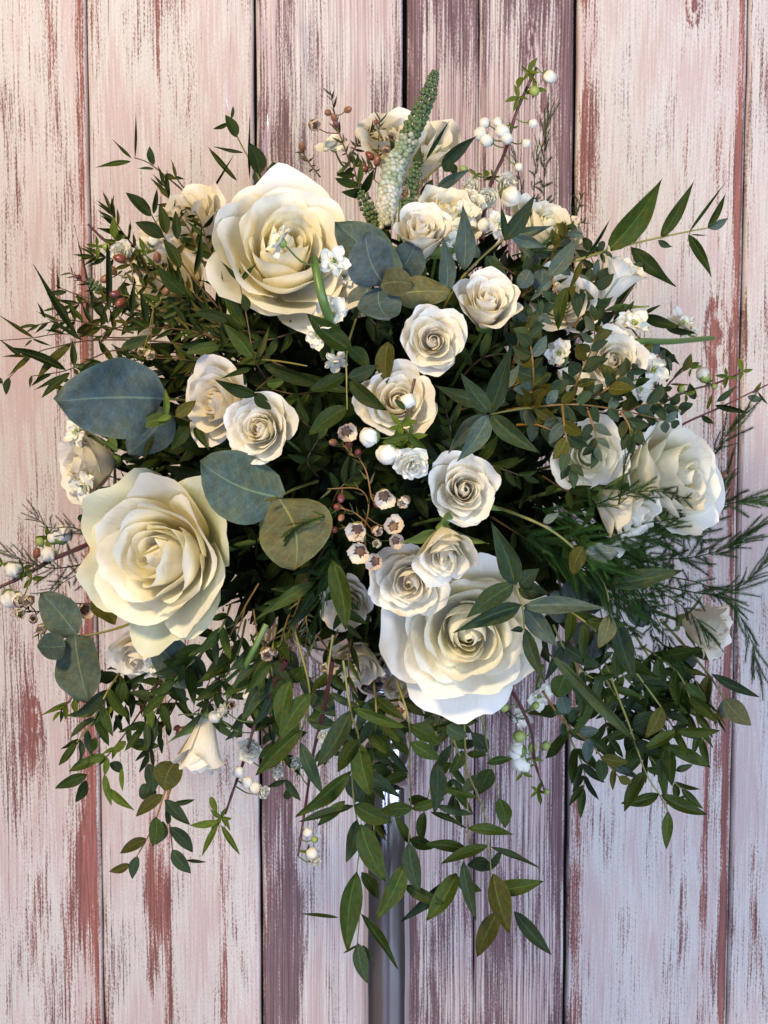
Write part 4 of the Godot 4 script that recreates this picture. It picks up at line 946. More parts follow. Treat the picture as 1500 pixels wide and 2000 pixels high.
	sprig("dark", "broad dark leaf pair hanging before the small shaded spray rose", [[640, 1080, 0.0], [650, 1095, 0.03], [662, 1110, 0.03]], 0, [[650, 1095, 676, 1232, 46, 0.05, 0.01, "oval", "green"], [618, 1135, 495, 1212, 30, 0.03, 0.0, "lance", "green"], [612, 1150, 560, 1230, 30, 0.02, 0.0, "oval", "deep"], [560, 1270, 570, 1330, 50, 0.02, 0.0, "round", "bluegreen"]])
	var el := ["narrow-leaved trailing stem closest to the hanging bud", "narrow-leaved trailing stem between the two red blossom twigs", "narrow-leaved trailing stem over the knop's left side", "narrow-leaved trailing stem just below the white rose's lowest petal", "narrow-leaved stem dropping past the thick green cut stem", "narrow-leaved trailing stem at the seam beneath the strap leaf", "thin leafy stem drooping under the orange waxflower stem", "thin leafy stem left of the spirea twig at the lower left corner", "narrow-leaved stem trailing over the dark plank, right side of the broad-leaved one", "thin trailing stem behind the lowest single leaf's stem", "narrow-leaved stem arching beneath the golden-peach rose and the blue disc", "thin trailing stem beneath the white cup of the waxflower stem", "leafy stem behind the longest trailing one", "leafy stem close behind the broad-leaved trailing one"]
	var es := [[[490, 1240], [520, 1330], [530, 1420], [540, 1500]], [[610, 1260], [560, 1360], [550, 1450], [560, 1540]], [[730, 1330], [735, 1400], [728, 1470], [735, 1540]], [[900, 1370], [885, 1420], [880, 1500], [890, 1560]], [[530, 1230], [500, 1300], [490, 1370], [470, 1420]], [[1090, 1330], [1110, 1430], [1140, 1500], [1140, 1540]], [[400, 1270], [340, 1330], [310, 1380], [280, 1420]], [[250, 1290], [210, 1350], [180, 1410], [150, 1450]], [[980, 1360], [1000, 1410], [1010, 1450], [1030, 1490]], [[1190, 1330], [1240, 1430], [1270, 1480], [1330, 1540]], [[1250, 1260], [1320, 1310], [1350, 1370], [1370, 1440]], [[540, 1220], [530, 1290], [535, 1360], [520, 1430]], [[680, 1330], [715, 1420], [735, 1520], [730, 1620]], [[900, 1400], [930, 1500], [935, 1580], [925, 1640]]]
	for k in 14:
		if k == 8 or k == 13:
			continue
		var q := []
		for p in es[k]:
			q.append([p[0], p[1], 0.05])
		q[0][2] = 0.0
		sprig("hang", el[k], q, 6, [], 0.1, 0.45)
	var nl := ["slender trailing stem left of the thick green cut stem", "slender trailing stem under the small shaded spray rose", "slender trailing stem right beside the silver neck", "slender trailing stem from the dark leaf pair down past the cut stem", "slender leafy stem filling the gap under the large cream rose", "slender trailing stem between the hanging fern tips and the outer plank seam", "slender leafy stem over the blue-green discs", "slender trailing stem right of the long dark strap leaf"]
	var ns := [[[480, 1210], [460, 1290], [420, 1350], [400, 1400]], [[690, 1230], [680, 1300], [690, 1380], [670, 1440]], [[790, 1340], [770, 1400], [760, 1460], [770, 1530]], [[590, 1190], [560, 1270], [520, 1340], [505, 1410]], [[450, 1180], [430, 1230], [380, 1280], [330, 1310]], [[1270, 1240], [1330, 1290], [1370, 1350], [1400, 1400]], [[1090, 1180], [1150, 1220], [1200, 1270], [1240, 1300]], [[1130, 1300], [1190, 1360], [1240, 1400], [1300, 1430]]]
	for k in 8:
		var q := []
		for p in ns[k]:
			q.append([p[0], p[1], 0.035])
		q[0][2] = -0.01
		sprig("wisp" if k % 2 else "hang", nl[k], q, 7, [], 0.1, 0.4)
	ferns()

# ------------------------------------------------------------------ asparagus fern
func branchlet(variant: int) -> ArrayMesh:
	var key := "branchlet%d" % variant
	if lib.has(key):
		return lib[key]
	var r := RandomNumberGenerator.new()
	r.seed = 900 + variant
	var v := PackedVector3Array()
	var n := PackedVector3Array()
	var ix := PackedInt32Array()
	var add := func(a: Vector3, b: Vector3, w: float):
		var d := (b - a).normalized()
		var s := d.cross(Vector3(r.randf_range(-1, 1), r.randf_range(-1, 1), r.randf_range(0.4, 1.2))).normalized()
		var k := s.cross(d)
		for q in 3:
			var o := (s * cos(TAU * q / 3.0) + k * sin(TAU * q / 3.0))
			v.append(a + o * w)
			n.append(o)
		v.append(b)
		n.append(d)
		var i := v.size() - 4
		ix.append_array([i, i + 1, i + 3, i + 1, i + 2, i + 3, i + 2, i, i + 3])
	var curve := r.randf_range(-0.15, 0.15)
	var last := Vector3.ZERO
	for k in range(1, 17):
		var y := k / 16.0
		var p := Vector3(curve * y * y, y, 0.08 * sin(y * 3.0 + variant))
		add.call(last, p + (p - last) * 0.2, 0.011)
		var ln := 0.20 * (1.0 - 0.65 * y) + 0.03
		for s in 7:
			var a := TAU * s / 7.0 + k * 0.9 + r.randf_range(-0.3, 0.3)
			var d := Vector3(cos(a) * 0.62, r.randf_range(0.75, 1.0), sin(a) * 0.45).normalized()
			add.call(last.lerp(p, r.randf()), p + d * ln * r.randf_range(0.7, 1.2), 0.0062)
		last = p
	var arr := []
	arr.resize(Mesh.ARRAY_MAX)
	arr[Mesh.ARRAY_VERTEX] = v
	arr[Mesh.ARRAY_NORMAL] = n
	arr[Mesh.ARRAY_INDEX] = ix
	var m := ArrayMesh.new()
	m.add_surface_from_arrays(Mesh.PRIMITIVE_TRIANGLES, arr)
	lib[key] = m
	return m

func frond(label: String, stem: Array, count: int, size: float, mat := "fern", spread := 34.0, from := 0.12):
	var pts := []
	for q in stem:
		pts.append(on(q[0], q[1], q[2]))
	var o := thing("fern_frond", label, "fern", pts[0], "asparagus fern fronds")
	var path := smooth_path(pts, 6)
	part("stem", tube(path, metres(1.8, pts[0].z), metres(0.6, pts[0].z), 4, pts[0]), mats[mat][0], o)
	var n := path.size()
	count = int(count * 2.0)
	for k in count:
		var f := lerpf(from, 0.97, float(k) / maxf(1.0, count - 1))
		var i := clampi(int(f * (n - 1)), 0, n - 2)
		var t := (path[i + 1] - path[i]).normalized()
		var side := t.cross((eye - path[i]).normalized()).normalized() * (1.0 if k % 2 == 0 else -1.0)
		side = side.rotated(t, rnd(-0.9, 0.9))
		var a := deg_to_rad(spread * rnd(0.5, 1.3)) * (1.0 - 0.6 * f)
		var d := t * cos(a) + side * sin(a)
		var l := metres(size * rnd(0.7, 1.25) * (1.0 - 0.35 * f), path[i].z)
		var x := d.cross(Vector3(rnd(-0.4, 0.4), rnd(-0.4, 0.4), 1.0)).normalized()
		part("branchlet", branchlet(rng.randi() % 5), pick(mat), o, Transform3D(Basis(x * l, d * l, x.cross(d) * l), path[i] - pts[0]))

func ferns():
	frond("fern frond sweeping out level past the white profile rose", [[1100, 1060, -0.02], [1220, 1030, 0.03], [1330, 1010, 0.04], [1420, 985, 0.04], [1490, 975, 0.04]], 18, 100)
	frond("fern frond rising to the plank edge above the level one", [[1120, 1040, -0.02], [1250, 1010, 0.02], [1340, 950, 0.03], [1395, 880, 0.03], [1450, 815, 0.03]], 16, 90)
	frond("fern frond crossing the tall white rose's petals", [[1130, 1000, 0.0], [1220, 965, 0.07], [1290, 960, 0.075], [1345, 975, 0.07]], 12, 70)
	frond("upright wisp of fern before the tall white rose", [[1205, 1000, 0.03], [1215, 950, 0.07], [1222, 900, 0.07], [1238, 850, 0.07]], 7, 46, "fern", 24.0)
	frond("fern frond running straight out below the level one", [[1110, 1090, -0.02], [1230, 1090, 0.03], [1340, 1090, 0.04], [1420, 1070, 0.04], [1470, 1040, 0.03]], 18, 100)
	frond("fern frond drooping outward beyond the golden-peach rose", [[1120, 1100, -0.02], [1260, 1120, 0.03], [1370, 1140, 0.04], [1430, 1180, 0.04], [1470, 1260, 0.03], [1478, 1310, 0.03]], 18, 80)
	frond("fern frond pointing up at the frame edge beside the golden-peach rose", [[1180, 1110, 0.0], [1320, 1150, 0.03], [1410, 1160, 0.03], [1465, 1130, 0.03], [1510, 1080, 0.03]], 14, 78)
	frond("fern frond hanging before the golden-peach rose", [[1150, 1100, 0.0], [1260, 1140, 0.06], [1340, 1190, 0.07], [1385, 1240, 0.06]], 14, 80)
	frond("fern frond hanging straight down beside the strap leaf", [[1130, 1100, 0.0], [1190, 1160, 0.05], [1230, 1240, 0.06], [1250, 1310, 0.06], [1265, 1350, 0.06]], 16, 84)
	frond("second hanging fern frond, further out than the straight one", [[1180, 1090, 0.0], [1250, 1160, 0.05], [1300, 1240, 0.05], [1320, 1290, 0.05]], 14, 80)
	frond("fern frond bunched thickly under the white profile rose", [[1050, 1050, -0.02], [1120, 1090, 0.03], [1200, 1120, 0.04], [1290, 1160, 0.03]], 16, 90)
	frond("fern frond in the shade behind the dark narrow leaves", [[1000, 1030, -0.02], [1070, 1070, 0.02], [1130, 1130, 0.02], [1180, 1190, 0.02]], 14, 84)
	frond("fern frond fanning behind the arching orange twig", [[1040, 990, -0.02], [1110, 1010, 0.01], [1180, 1060, 0.02], [1240, 1070, 0.02]], 14, 84)
	frond("bushy fern frond right under the white profile rose's mouth", [[1090, 1030, 0.0], [1160, 1060, 0.05], [1240, 1075, 0.06], [1310, 1110, 0.05]], 14, 92)
	frond("bushy fern frond crossing over the long outward leaf", [[1080, 1060, 0.0], [1150, 1100, 0.06], [1230, 1140, 0.065], [1290, 1200, 0.06]], 14, 92)
	frond("bushy fern frond between the profile rose and the tall white rose's foot", [[1150, 1040, 0.0], [1240, 1050, 0.05], [1330, 1040, 0.06], [1390, 1060, 0.05]], 14, 88)
	frond("bushy fern frond sinking towards the blue disc", [[1130, 1090, 0.0], [1210, 1150, 0.05], [1270, 1220, 0.055], [1290, 1280, 0.05]], 14, 86)
	frond("misty fern frond against the outer plank seam", [[1250, 1060, -0.05], [1330, 1040, -0.04], [1390, 1000, -0.04], [1420, 930, -0.04]], 14, 90)
	frond("tallest fern wisp standing by the white blossom twig", [[1045, 480, -0.04], [1062, 400, -0.03], [1063, 300, -0.03], [1072, 215, -0.03]], 12, 62, "fern", 22.0, 0.05)
	frond("second fern wisp beside the tallest one", [[1025, 480, -0.04], [1040, 410, -0.03], [1045, 340, -0.03], [1050, 285, -0.03]], 9, 52, "fern", 22.0, 0.05)
	frond("fern wisp leaning outward over the pale half-hidden rose", [[1060, 490, -0.03], [1100, 450, -0.02], [1125, 420, -0.02], [1134, 380, -0.02]], 10, 56, "fern", 30.0, 0.05)
	frond("short thin fern wisp nearest the white blossom clusters", [[1010, 440, -0.04], [1020, 380, -0.03], [1010, 330, -0.03], [1002, 298, -0.03]], 6, 40, "fern", 20.0)
	frond("fern frond low across the pale half-hidden rose", [[1000, 500, -0.03], [1060, 480, 0.0], [1110, 450, 0.0], [1145, 430, 0.0]], 9, 54)
	frond("fern frond lying over the yellow-olive leaf", [[680, 1000, 0.02], [630, 1010, 0.05], [580, 1030, 0.055], [545, 1068, 0.055]], 9, 50, "fern", 20.0)
	frond("fern frond falling below the waxflower cluster", [[650, 1040, 0.0], [640, 1110, 0.03], [625, 1180, 0.04], [610, 1240, 0.04]], 13, 64)
	frond("second fern frond falling behind the small shaded rose", [[720, 1080, 0.0], [740, 1120, 0.02], [745, 1180, 0.02], [740, 1220, 0.02]], 9, 50)
	frond("tiny fern wisp peeping beneath the white rose at its inner side", [[850, 1370, 0.0], [845, 1395, 0.03], [825, 1430, 0.03]], 5, 34)
	frond("tiny fern wisp peeping beneath the white rose at its outer side", [[960, 1360, 0.0], [985, 1385, 0.03], [1015, 1405, 0.03]], 5, 38)
	frond("grey fern tuft between the pale outer rose and the large cream rose", [[230, 1010, -0.03], [200, 985, 0.0], [175, 965, 0.0], [160, 950, 0.0]], 9, 46, "fern_grey", 50.0)
	frond("grey fern tuft over the plank, above the thick red twig", [[190, 1050, -0.03], [140, 1030, -0.01], [95, 1030, -0.01], [62, 1000, -0.01]], 10, 52, "fern_grey", 50.0)
	frond("grey fern tuft beneath the thick red twig at the frame edge", [[170, 1100, -0.03], [110, 1110, -0.01], [60, 1100, -0.01], [10, 1075, -0.01]], 10, 56, "fern_grey", 50.0)
	frond("grey-green fern tuft hugging the large cream rose's side", [[220, 1120, -0.02], [160, 1120, -0.01], [120, 1140, -0.01], [90, 1160, -0.01]], 9, 56, "fern_grey", 50.0)

# ------------------------------------------------------------------ small flowers
func stalk(o: Node3D, a: Vector3, b: Vector3, r: float, mat: String, called := "stalk"):
	var mid := (a + b) * 0.5 + Vector3(0, -0.12, 0.05) * a.distance_to(b)
	part(called, tube(smooth_path([a, mid, b], 3), r, r * 0.75, 5, o.position), pick(mat), o)

func turned(dir: Vector3, size: float) -> Basis:
	return axis_basis(dir, rnd(0, TAU)).scaled(Vector3.ONE * size)

func shared(called: String) -> ArrayMesh:
	if lib.has(called):
		return lib[called]
	var m: ArrayMesh
	match called:
		"bud": m = ball(4.0, 0.0, 1.02, 24, 10, 0.0, 0.20)
		"bud_lumpy": m = ball(5.0, 0.0, 0.95, 30, 12, 0.0, 0.30)
		"bud_plain": m = ball(3.0, 0.03, 1.05, 12, 8)
		"berry": m = ball(5.0, 0.02, 1.25, 10, 7, 0.35)
		"floret": m = ball(4.0, 0.10, 1.1, 8, 5)
		"cup": m = lathe([[0.02, -0.75], [0.30, -0.62], [0.46, -0.25], [0.52, 0.0], [0.44, 0.02], [0.30, -0.12], [0.0, -0.16]], 12)
		"double_flower":
			m = double_flower(1)
		"double_flower_open":
			m = double_flower(2)
		"scallop": m = scallop(0.25, 0.05)
		"ruffle": m = scallop(-0.3, 0.16)
	lib[called] = m
	return m

# a small rounded petal, one unit long along +y, cupped or reflexed
func scallop(cup: float, wave: float) -> ArrayMesh:
	var p := PackedVector3Array()
	for j in 6:
		var v := j / 5.0
		var w := 0.5 * pow(sin(PI * pow(clampf(v, 0.02, 0.985), 1.25)), 0.55)
		for i in 6:
			var u := i / 2.5 - 1.0
			p.append(Vector3(u * w, v - 0.06 * v * u * u, cup * v * v + 0.22 * cup * u * u + wave * sin(u * 5.0 + v * 4.0) * v))
	return grid(p, 5, 5)

func double_flower(kind: int) -> ArrayMesh:
	var r := RandomNumberGenerator.new()
	r.seed = 60 + kind
	var st := SurfaceTool.new()
	st.begin(Mesh.PRIMITIVE_TRIANGLES)
	var pt := scallop(0.45 if kind == 1 else 0.15, 0.05)
	for k in 26:
		var t := k / 25.0
		var a := k * 2.4
		var lift := lerpf(1.45, 0.05 if kind == 1 else -0.2, t)
		var d := Vector3(cos(a) * cos(lift), sin(lift), sin(a) * cos(lift)).normalized()
		var up := Vector3.UP
		var x := d.cross(up).normalized()
		if x.length() < 0.1:
			x = Vector3.RIGHT
		var z := x.cross(d)
		var s := lerpf(0.55, 1.0, t) * r.randf_range(0.9, 1.1)
		st.append_from(pt, 0, Transform3D(Basis(x * s * 1.15, d * s * 1.1, z * s), Vector3(0, -0.25 + 0.12 * (1.0 - t), 0)))
	return st.commit()

func bud(o: Node3D, px: float, py: float, dz: float, r: float, from: Vector3, mesh := "bud", mat := "white", stalk_mat := "sepal", leafy := true):
	var c := on(px, py, dz)
	var s := metres(r, c.z)
	var dir := (c - from).normalized() if c.distance_to(from) > 0.001 else Vector3.UP
	stalk(o, from, c - dir * s * 0.8, metres(1.5, c.z), stalk_mat)
	var b := part("bud", shared(mesh), pick(mat), o, Transform3D(turned(dir, s), c - o.position))
	if leafy:
		part("calyx", shared("cup"), pick("sepal"), b, Transform3D(Basis().scaled(Vector3(1.55, 0.8, 1.55)), Vector3(0, -0.62, 0)))

func tuft(o: Node3D, px: float, py: float, dz: float, size: float, n: int, mat := "fresh"):
	var c := on(px, py, dz)
	for k in n:
		var a := TAU * k / n + rnd(-0.4, 0.4)
		var l := metres(size * rnd(0.6, 1.15), c.z)
		var d := look * Vector3(cos(a), sin(a), rnd(-0.2, 0.5)).normalized()
		leaf(o, "oval", mat, c, c + d * l, l * 0.36, rnd(-0.6, 0.6))

func near_on(path: PackedVector3Array, p: Vector3) -> Vector3:
	var best := path[0]
	for q in path:
		if q.distance_to(p) < best.distance_to(p):
			best = q
	return best

# stems of white double blossom: red twig, buds [x, y, radius, kind], tufts [x, y, size, leaves], loose leaves
func blossom(label: String, stem: Array, dz: float, radius: float, buds: Array, tufts: Array, loose := []):
	var pts := []
	for q in stem:
		pts.append(on(q[0], q[1], dz + (q[2] if q.size() > 2 else 0.0)))
	var o := thing("blossom_twig", label, "blossom twig", pts[0], "white blossom twigs")
	var path := smooth_path(pts, 6)
	part("twig", tube(path, metres(radius * 1.2, pts[0].z), metres(radius * 0.7, pts[0].z), 6, pts[0], 0.22), pick("red_stem"), o)
	for q in buds:
		var from := near_on(path, on(q[0], q[1], dz))
		var kind: String = q[3] if q.size() > 3 else "bud"
		if kind == "open" or kind == "half":
			var c := on(q[0], q[1], dz + 0.012)
			var s := metres(q[2], c.z)
			stalk(o, from, c, metres(1.6, c.z), "sepal")
			var d := ((c - from).normalized() * 0.7 + (eye - c).normalized() * (0.9 if kind == "open" else 0.3)).normalized()
			var f := part("flower", shared("double_flower" if kind == "half" else "double_flower_open"), pick("white"), o, Transform3D(turned(d, s * 0.95), c - o.position))
			part("calyx", shared("cup"), pick("sepal"), f, Transform3D(Basis().scaled(Vector3(0.7, 0.6, 0.7)), Vector3(0, -0.25, 0)))
		elif kind == "green":
			bud(o, q[0], q[1], dz + 0.008, q[2], from, "bud_plain", "lime")
		else:
			bud(o, q[0], q[1], dz + 0.008, q[2], from, "bud_lumpy" if q[2] > 15.0 else "bud", "white")
	for q in tufts:
		tuft(o, q[0], q[1], dz + 0.004, q[2], q[3])
	for q in loose:
		var b := on(q[0], q[1], dz + 0.01)
		leaf(o, "oval", q[5] if q.size() > 5 else "fresh", b, at(q[2], q[3], b.z + rnd(-0.004, 0.006)), metres(q[4], b.z), rnd(-0.4, 0.4))

# wax flower twig: needle leaves along thin stems, berries and five-petalled cups
func wax(label: String, stems: Array, dz: float, needles: int, nl: float, berries: Array, flowers: Array, mat := "needle", stem_mat := "brown_stem", open_twd := Vector3.ZERO):
	var first := on(stems[0][0][0], stems[0][0][1], dz)
	var o := thing("waxflower_twig", label, "waxflower", first, "waxflower twigs")
	var all := PackedVector3Array()
	for s in stems:
		var pts := []
		for q in s:
			pts.append(on(q[0], q[1], dz + (q[2] if q.size() > 2 else 0.0)))
		var path := smooth_path(pts, 6)
		all.append_array(path)
		part("stem", tube(path, metres(1.9, first.z), metres(1.1, first.z), 5, first), pick(stem_mat), o)
		var n := path.size()
		for k in needles:
			var f := lerpf(0.25, 1.0, (k + rng.randf()) / needles)
			var i := clampi(int(f * (n - 1)), 0, n - 2)
			var t := (path[i + 1] - path[i]).normalized()
			var side := t.cross(eye - path[i]).normalized().rotated(t, rnd(-1.2, 1.2)) * (1.0 if k % 2 == 0 else -1.0)
			var d := (t * rnd(0.7, 1.1) + side * 0.75).normalized()
			var l := metres(nl * rnd(0.7, 1.2), path[i].z)
			leaf(o, "needle", mat, path[i], path[i] + d * l, l * 0.17, rnd(-0.7, 0.7))
	for q in berries:
		var c := on(q[0], q[1], dz + 0.01)
		bud(o, q[0], q[1], dz + 0.01, q[2], near_on(all, c), "berry", "berry", "cup", false)
	for q in flowers:
		var c := on(q[0], q[1], dz + 0.015)
		var s := metres(q[2] * 1.25, c.z)
		var from := near_on(all, c)
		stalk(o, from, c + Vector3(0, 0, -s * 0.5), metres(1.3, c.z), "cup")
		var d := ((eye - c).normalized() + Vector3(rnd(-0.5, 0.5), rnd(-0.5, 0.3), 0) + open_twd).normalized()
		var f := part("flower", shared("cup"), pick("cup"), o, Transform3D(turned(d, s), c - o.position))
		var closed: bool = q.size() > 3
		for k in 5:
			var a := TAU * k / 5.0
			var out := Vector3(cos(a), 0, sin(a))
			var pd := (out * (0.3 if closed else rnd(0.5, 0.8)) + Vector3(0, 1.0 if closed else rnd(0.55, 0.8), 0)).normalized()
			var x := pd.cross(Vector3.UP).normalized()
			part("petal", shared("scallop"), pick("pinkwhite"), f, Transform3D(Basis(x * 0.95, pd * 0.85, x.cross(pd) * 0.85), out * 0.36))
		if not closed:
			part("centre", shared("bud_plain"), mats.cup[1], f, Transform3D(Basis().scaled(Vector3(0.36, 0.10, 0.36)), Vector3(0, 0.02, 0)))
			for k in 8:
				var a := TAU * (k + 0.5) / 8.0
				part("stamen", shared("bud_plain"), mats.berry[2], f, Transform3D(Basis().scaled(Vector3(0.05, 0.09, 0.05)), Vector3(cos(a) * 0.38, 0.08, sin(a) * 0.38)))

# white stock: ruffled petals round a green heart, [x, y, radius, direction]
func stock(label: String, stem: Array, dz: float, flowers: Array, thick := 6.0):
	var pts := []
	for q in stem:
		pts.append(on(q[0], q[1], dz + (q[2] if q.size() > 2 else 0.0)))
	var o := thing("stock_stem", label, "stock flower", pts[0], "white stock stems")
	var path := smooth_path(pts, 6)
	part("stem", tube(path, metres(thick, pts[0].z), metres(thick * 0.75, pts[0].z), 8, pts[0]), mats.green_stem[0], o)
	for q in flowers:
		var c := on(q[0], q[1], dz + (q[4] if q.size() > 4 else 0.012))
		var s := metres(q[2], c.z)
		var d: Vector3 = q[3].normalized()
		stalk(o, near_on(path, c), c - d * s * 0.4, metres(2.4, c.z), "sepal")
		var f := part("flower", shared("cup"), pick("lime"), o, Transform3D(turned(d, s * 0.55), c - o.position))
		for k in 12:
			var a := k * 2.4
			var ring := 0.0 if k < 5 else 1.0
			var out := Vector3(cos(a), 0, sin(a))
			var pd := (out * lerpf(0.75, 1.0, ring) + Vector3(0, lerpf(0.9, rnd(-0.15, 0.45), ring), 0)).normalized()
			var x := pd.cross(Vector3.UP).normalized()
			var l := lerpf(1.0, 1.65, ring) * rnd(0.85, 1.1)
			part("petal", shared("ruffle" if k % 2 == 0 else "scallop"), pick("white"), f, Transform3D(Basis(x * l * 0.9, pd * l, x.cross(pd) * l), out * 0.25))
		for k in 3:
			part("floret_heart", shared("bud_plain"), mats.lime[0], f, Transform3D(Basis().scaled(Vector3(0.16, 0.24, 0.16)), Vector3(cos(k * 2.1) * 0.2, 0.2, sin(k * 2.1) * 0.2)))

func spike(label: String, stem: Array, dz: float, radii: Array, rings: int, per: int, white: float):
	var pts := []
	for q in stem:
		pts.append(on(q[0], q[1], dz))
	var o := thing("veronica_spike", label, "veronica", pts[0], "veronica flower spikes")
	var path := smooth_path(pts, 8)
	var n := path.size()
	part("stem", tube(path, metres(radii[0] * 0.6, pts[0].z), metres(radii[-1] * 0.5, pts[0].z), 7, pts[0]), mats.floret_green[0], o)
	for k in rings:
		var f := k / float(rings - 1)
		var i := clampi(int(f * (n - 1)), 0, n - 2)
		var p := path[i].lerp(path[i + 1], f * (n - 1) - i)
		var t := (path[i + 1] - path[i]).normalized()
		var ri := f * (radii.size() - 1)
		var r0 := metres(lerpf(radii[int(ri)], radii[mini(int(ri) + 1, radii.size() - 1)], ri - int(ri)), p.z)
		var a0 := t.cross(Vector3.BACK).normalized()
		for j in per:
			var a := TAU * (j + 0.5 * (k % 2)) / per + rnd(-0.12, 0.12)
			var d := (a0.rotated(t, a) + t * rnd(0.2, 0.7)).normalized()
			if d.dot(eye - p) < -0.45 * (eye - p).length():
				continue
			var s := r0 * lerpf(0.31, 0.25, f) * rnd(0.85, 1.15) * (1.25 if white > 0.0 and f < 0.4 else 1.0)
			var mat := "floret_green"
			if f < white:
				mat = "floret"
			elif f < white + 0.32 and white > 0.0:
				mat = "floret_mid"
			part("floret", shared("floret"), pick(mat), o, Transform3D(turned(d, s), p + d * r0 * rnd(0.72, 0.92) - pts[0]))

func build_small_flowers():
	spike("tall white veronica spike with a green tip, standing above the centre", [[757, 445], [756, 400], [768, 335], [800, 268], [834, 190], [849, 142]], 0.0, [13.0, 19.0, 22.0, 20.0, 16.0, 7.0], 40, 12, 0.26)
	spike("small green veronica spike behind the tall one, nearer the right side", [[792, 415], [800, 375], [812, 335], [822, 303]], -0.01, [11.0, 14.0, 13.0, 6.0], 13, 8, -1.0)
	spike("small green veronica spike between the largest rose and the tall spike", [[736, 450], [725, 420], [710, 388], [700, 362]], -0.005, [13.0, 15.0, 13.0, 7.0], 12, 8, -1.0)
	spike("tiny green veronica tip among the thin stems at the left side", [[200, 570], [185, 558], [170, 548]], 0.0, [11.0, 12.0, 6.0], 6, 7, -1.0)
	# white blossom twigs
	blossom("tall dark red blossom twig leaning over the planks, topped by one large bud", [[940, 470], [945, 415], [960, 355], [985, 300], [1010, 215], [1048, 132]], -0.02, 4.2, [
		[1074, 150, 13], [1044, 178, 10, "green"], [1041, 241, 9], [946, 240, 10], [938, 262, 13], [950, 274, 13], [981, 256, 14], [990, 270, 12], [972, 238, 9], [1028, 280, 9], [1013, 327, 9], [905, 330, 7, "green"], [920, 368, 22, "half"], [988, 358, 24, "half"], [998, 384, 20], [950, 386, 24, "half"], [928, 398, 22, "open"], [945, 440, 14], [915, 385, 20, "open"]],
		[[1032, 140, 28, 5], [1045, 175, 24, 4], [1012, 190, 26, 4], [965, 345, 22, 4], [1000, 250, 16, 3], [930, 340, 20, 3]], [[1020, 150, 1012, 172, 14], [952, 345, 946, 330, 12]])
	blossom("short blossom twig with a white double flower at the upper left edge", [[275, 540], [248, 500], [205, 470], [172, 438]], 0.0, 3.6, [[237, 492, 24, "open"], [285, 478, 18], [208, 482, 8, "green"], [300, 470, 12]], [[225, 470, 34, 4], [282, 490, 28, 4], [190, 480, 30, 4]], [[222, 465, 222, 422, 16]])
	blossom("white bud cluster with bright green tufts at the bouquet's middle", [[810, 740], [796, 800], [784, 838], [770, 850]], 0.065, 2.4, [[797, 783, 15], [720, 854, 19], [756, 888, 21], [775, 890, 14], [806, 908, 38, "open"]],
		[[785, 832, 34, 6], [800, 855, 34, 5], [770, 868, 28, 4]], [[795, 845, 838, 885, 18, "green"], [790, 800, 770, 780, 12, "green"], [800, 850, 745, 865, 16, "green"]])
	blossom("dark red twig with an open white flower, hanging below the bouquet's left side", [[560, 1290], [530, 1350], [500, 1410], [480, 1475], [455, 1545], [440, 1590]], 0.06, 3.6, [[487, 1466, 27, "open"], [466, 1508, 12], [483, 1528, 12], [438, 1388, 17, "half"], [420, 1400, 13], [484, 1360, 10], [512, 1548, 16, "half"], [540, 1505, 18, "half"], [500, 1540, 13]],
		[[432, 1598, 36, 5], [500, 1380, 30, 4]], [[428, 1604, 371, 1612, 16], [426, 1608, 394, 1673, 13], [432, 1612, 469, 1670, 13], [412, 1556, 424, 1588, 15], [500, 1375, 480, 1405, 14, "green"]])
	blossom("dark red twig with white buds reaching lowest, beside the trailing greens", [[650, 1290], [632, 1390], [612, 1470], [600, 1550], [582, 1672]], 0.075, 3.6, [[631, 1437, 15, "half"], [580, 1494, 18, "half"], [602, 1626, 10], [615, 1640, 7, "green"], [610, 1668, 13], [616, 1682, 12, "half"]], [[600, 1662, 22, 4], [586, 1500, 20, 3]])
	blossom("red blossom twig hanging under the white rose at the right side", [[985, 1330], [1012, 1370], [1038, 1430], [1046, 1492], [1064, 1545]], 0.06, 3.4, [[1008, 1465, 18], [1013, 1490, 17], [1024, 1497, 12], [1014, 1438, 13, "green"], [1066, 1456, 9, "green"], [985, 1382, 9, "green"], [1046, 1378, 8, "green"], [1040, 1460, 10, "green"], [1068, 1546, 6, "green"]], [[1050, 1545, 26, 5], [1040, 1480, 22, 4], [1020, 1510, 22, 3]])
	blossom("thick dark red twig running off the frame beside the large cream rose", [[260, 1020], [165, 1066], [100, 1094], [40, 1128], [-20, 1155]], -0.02, 5.0, [[122, 1042, 19], [104, 1050, 12], [95, 1082, 16], [26, 1112, 17], [20, 1170, 18], [35, 1172, 16], [78, 1058, 9, "green"]], [[95, 1050, 30, 4], [45, 1110, 30, 4], [62, 1130, 34, 3], [5, 1100, 26, 3]])
	blossom("slim red twig with green buds at the right edge, below the white stock", [[1270, 800], [1340, 765], [1400, 748], [1448, 728]], -0.01, 2.4, [[1375, 736, 12, "green"], [1330, 760, 8, "green"], [1395, 755, 6, "green"], [1372, 730, 13], [1322, 800, 7, "green"]], [[1380, 745, 24, 4], [1420, 735, 24, 4], [1450, 725, 26, 3], [1340, 770, 22, 3], [1350, 720, 20, 3]])
	blossom("blossom twig tip low behind the crumpled blush rose", [[350, 1290], [330, 1310], [318, 1330]], -0.01, 2.4, [[328, 1330, 16, "half"], [258, 1338, 11], [345, 1345, 15, "half"]], [[270, 1330, 26, 4], [300, 1340, 26, 3]])
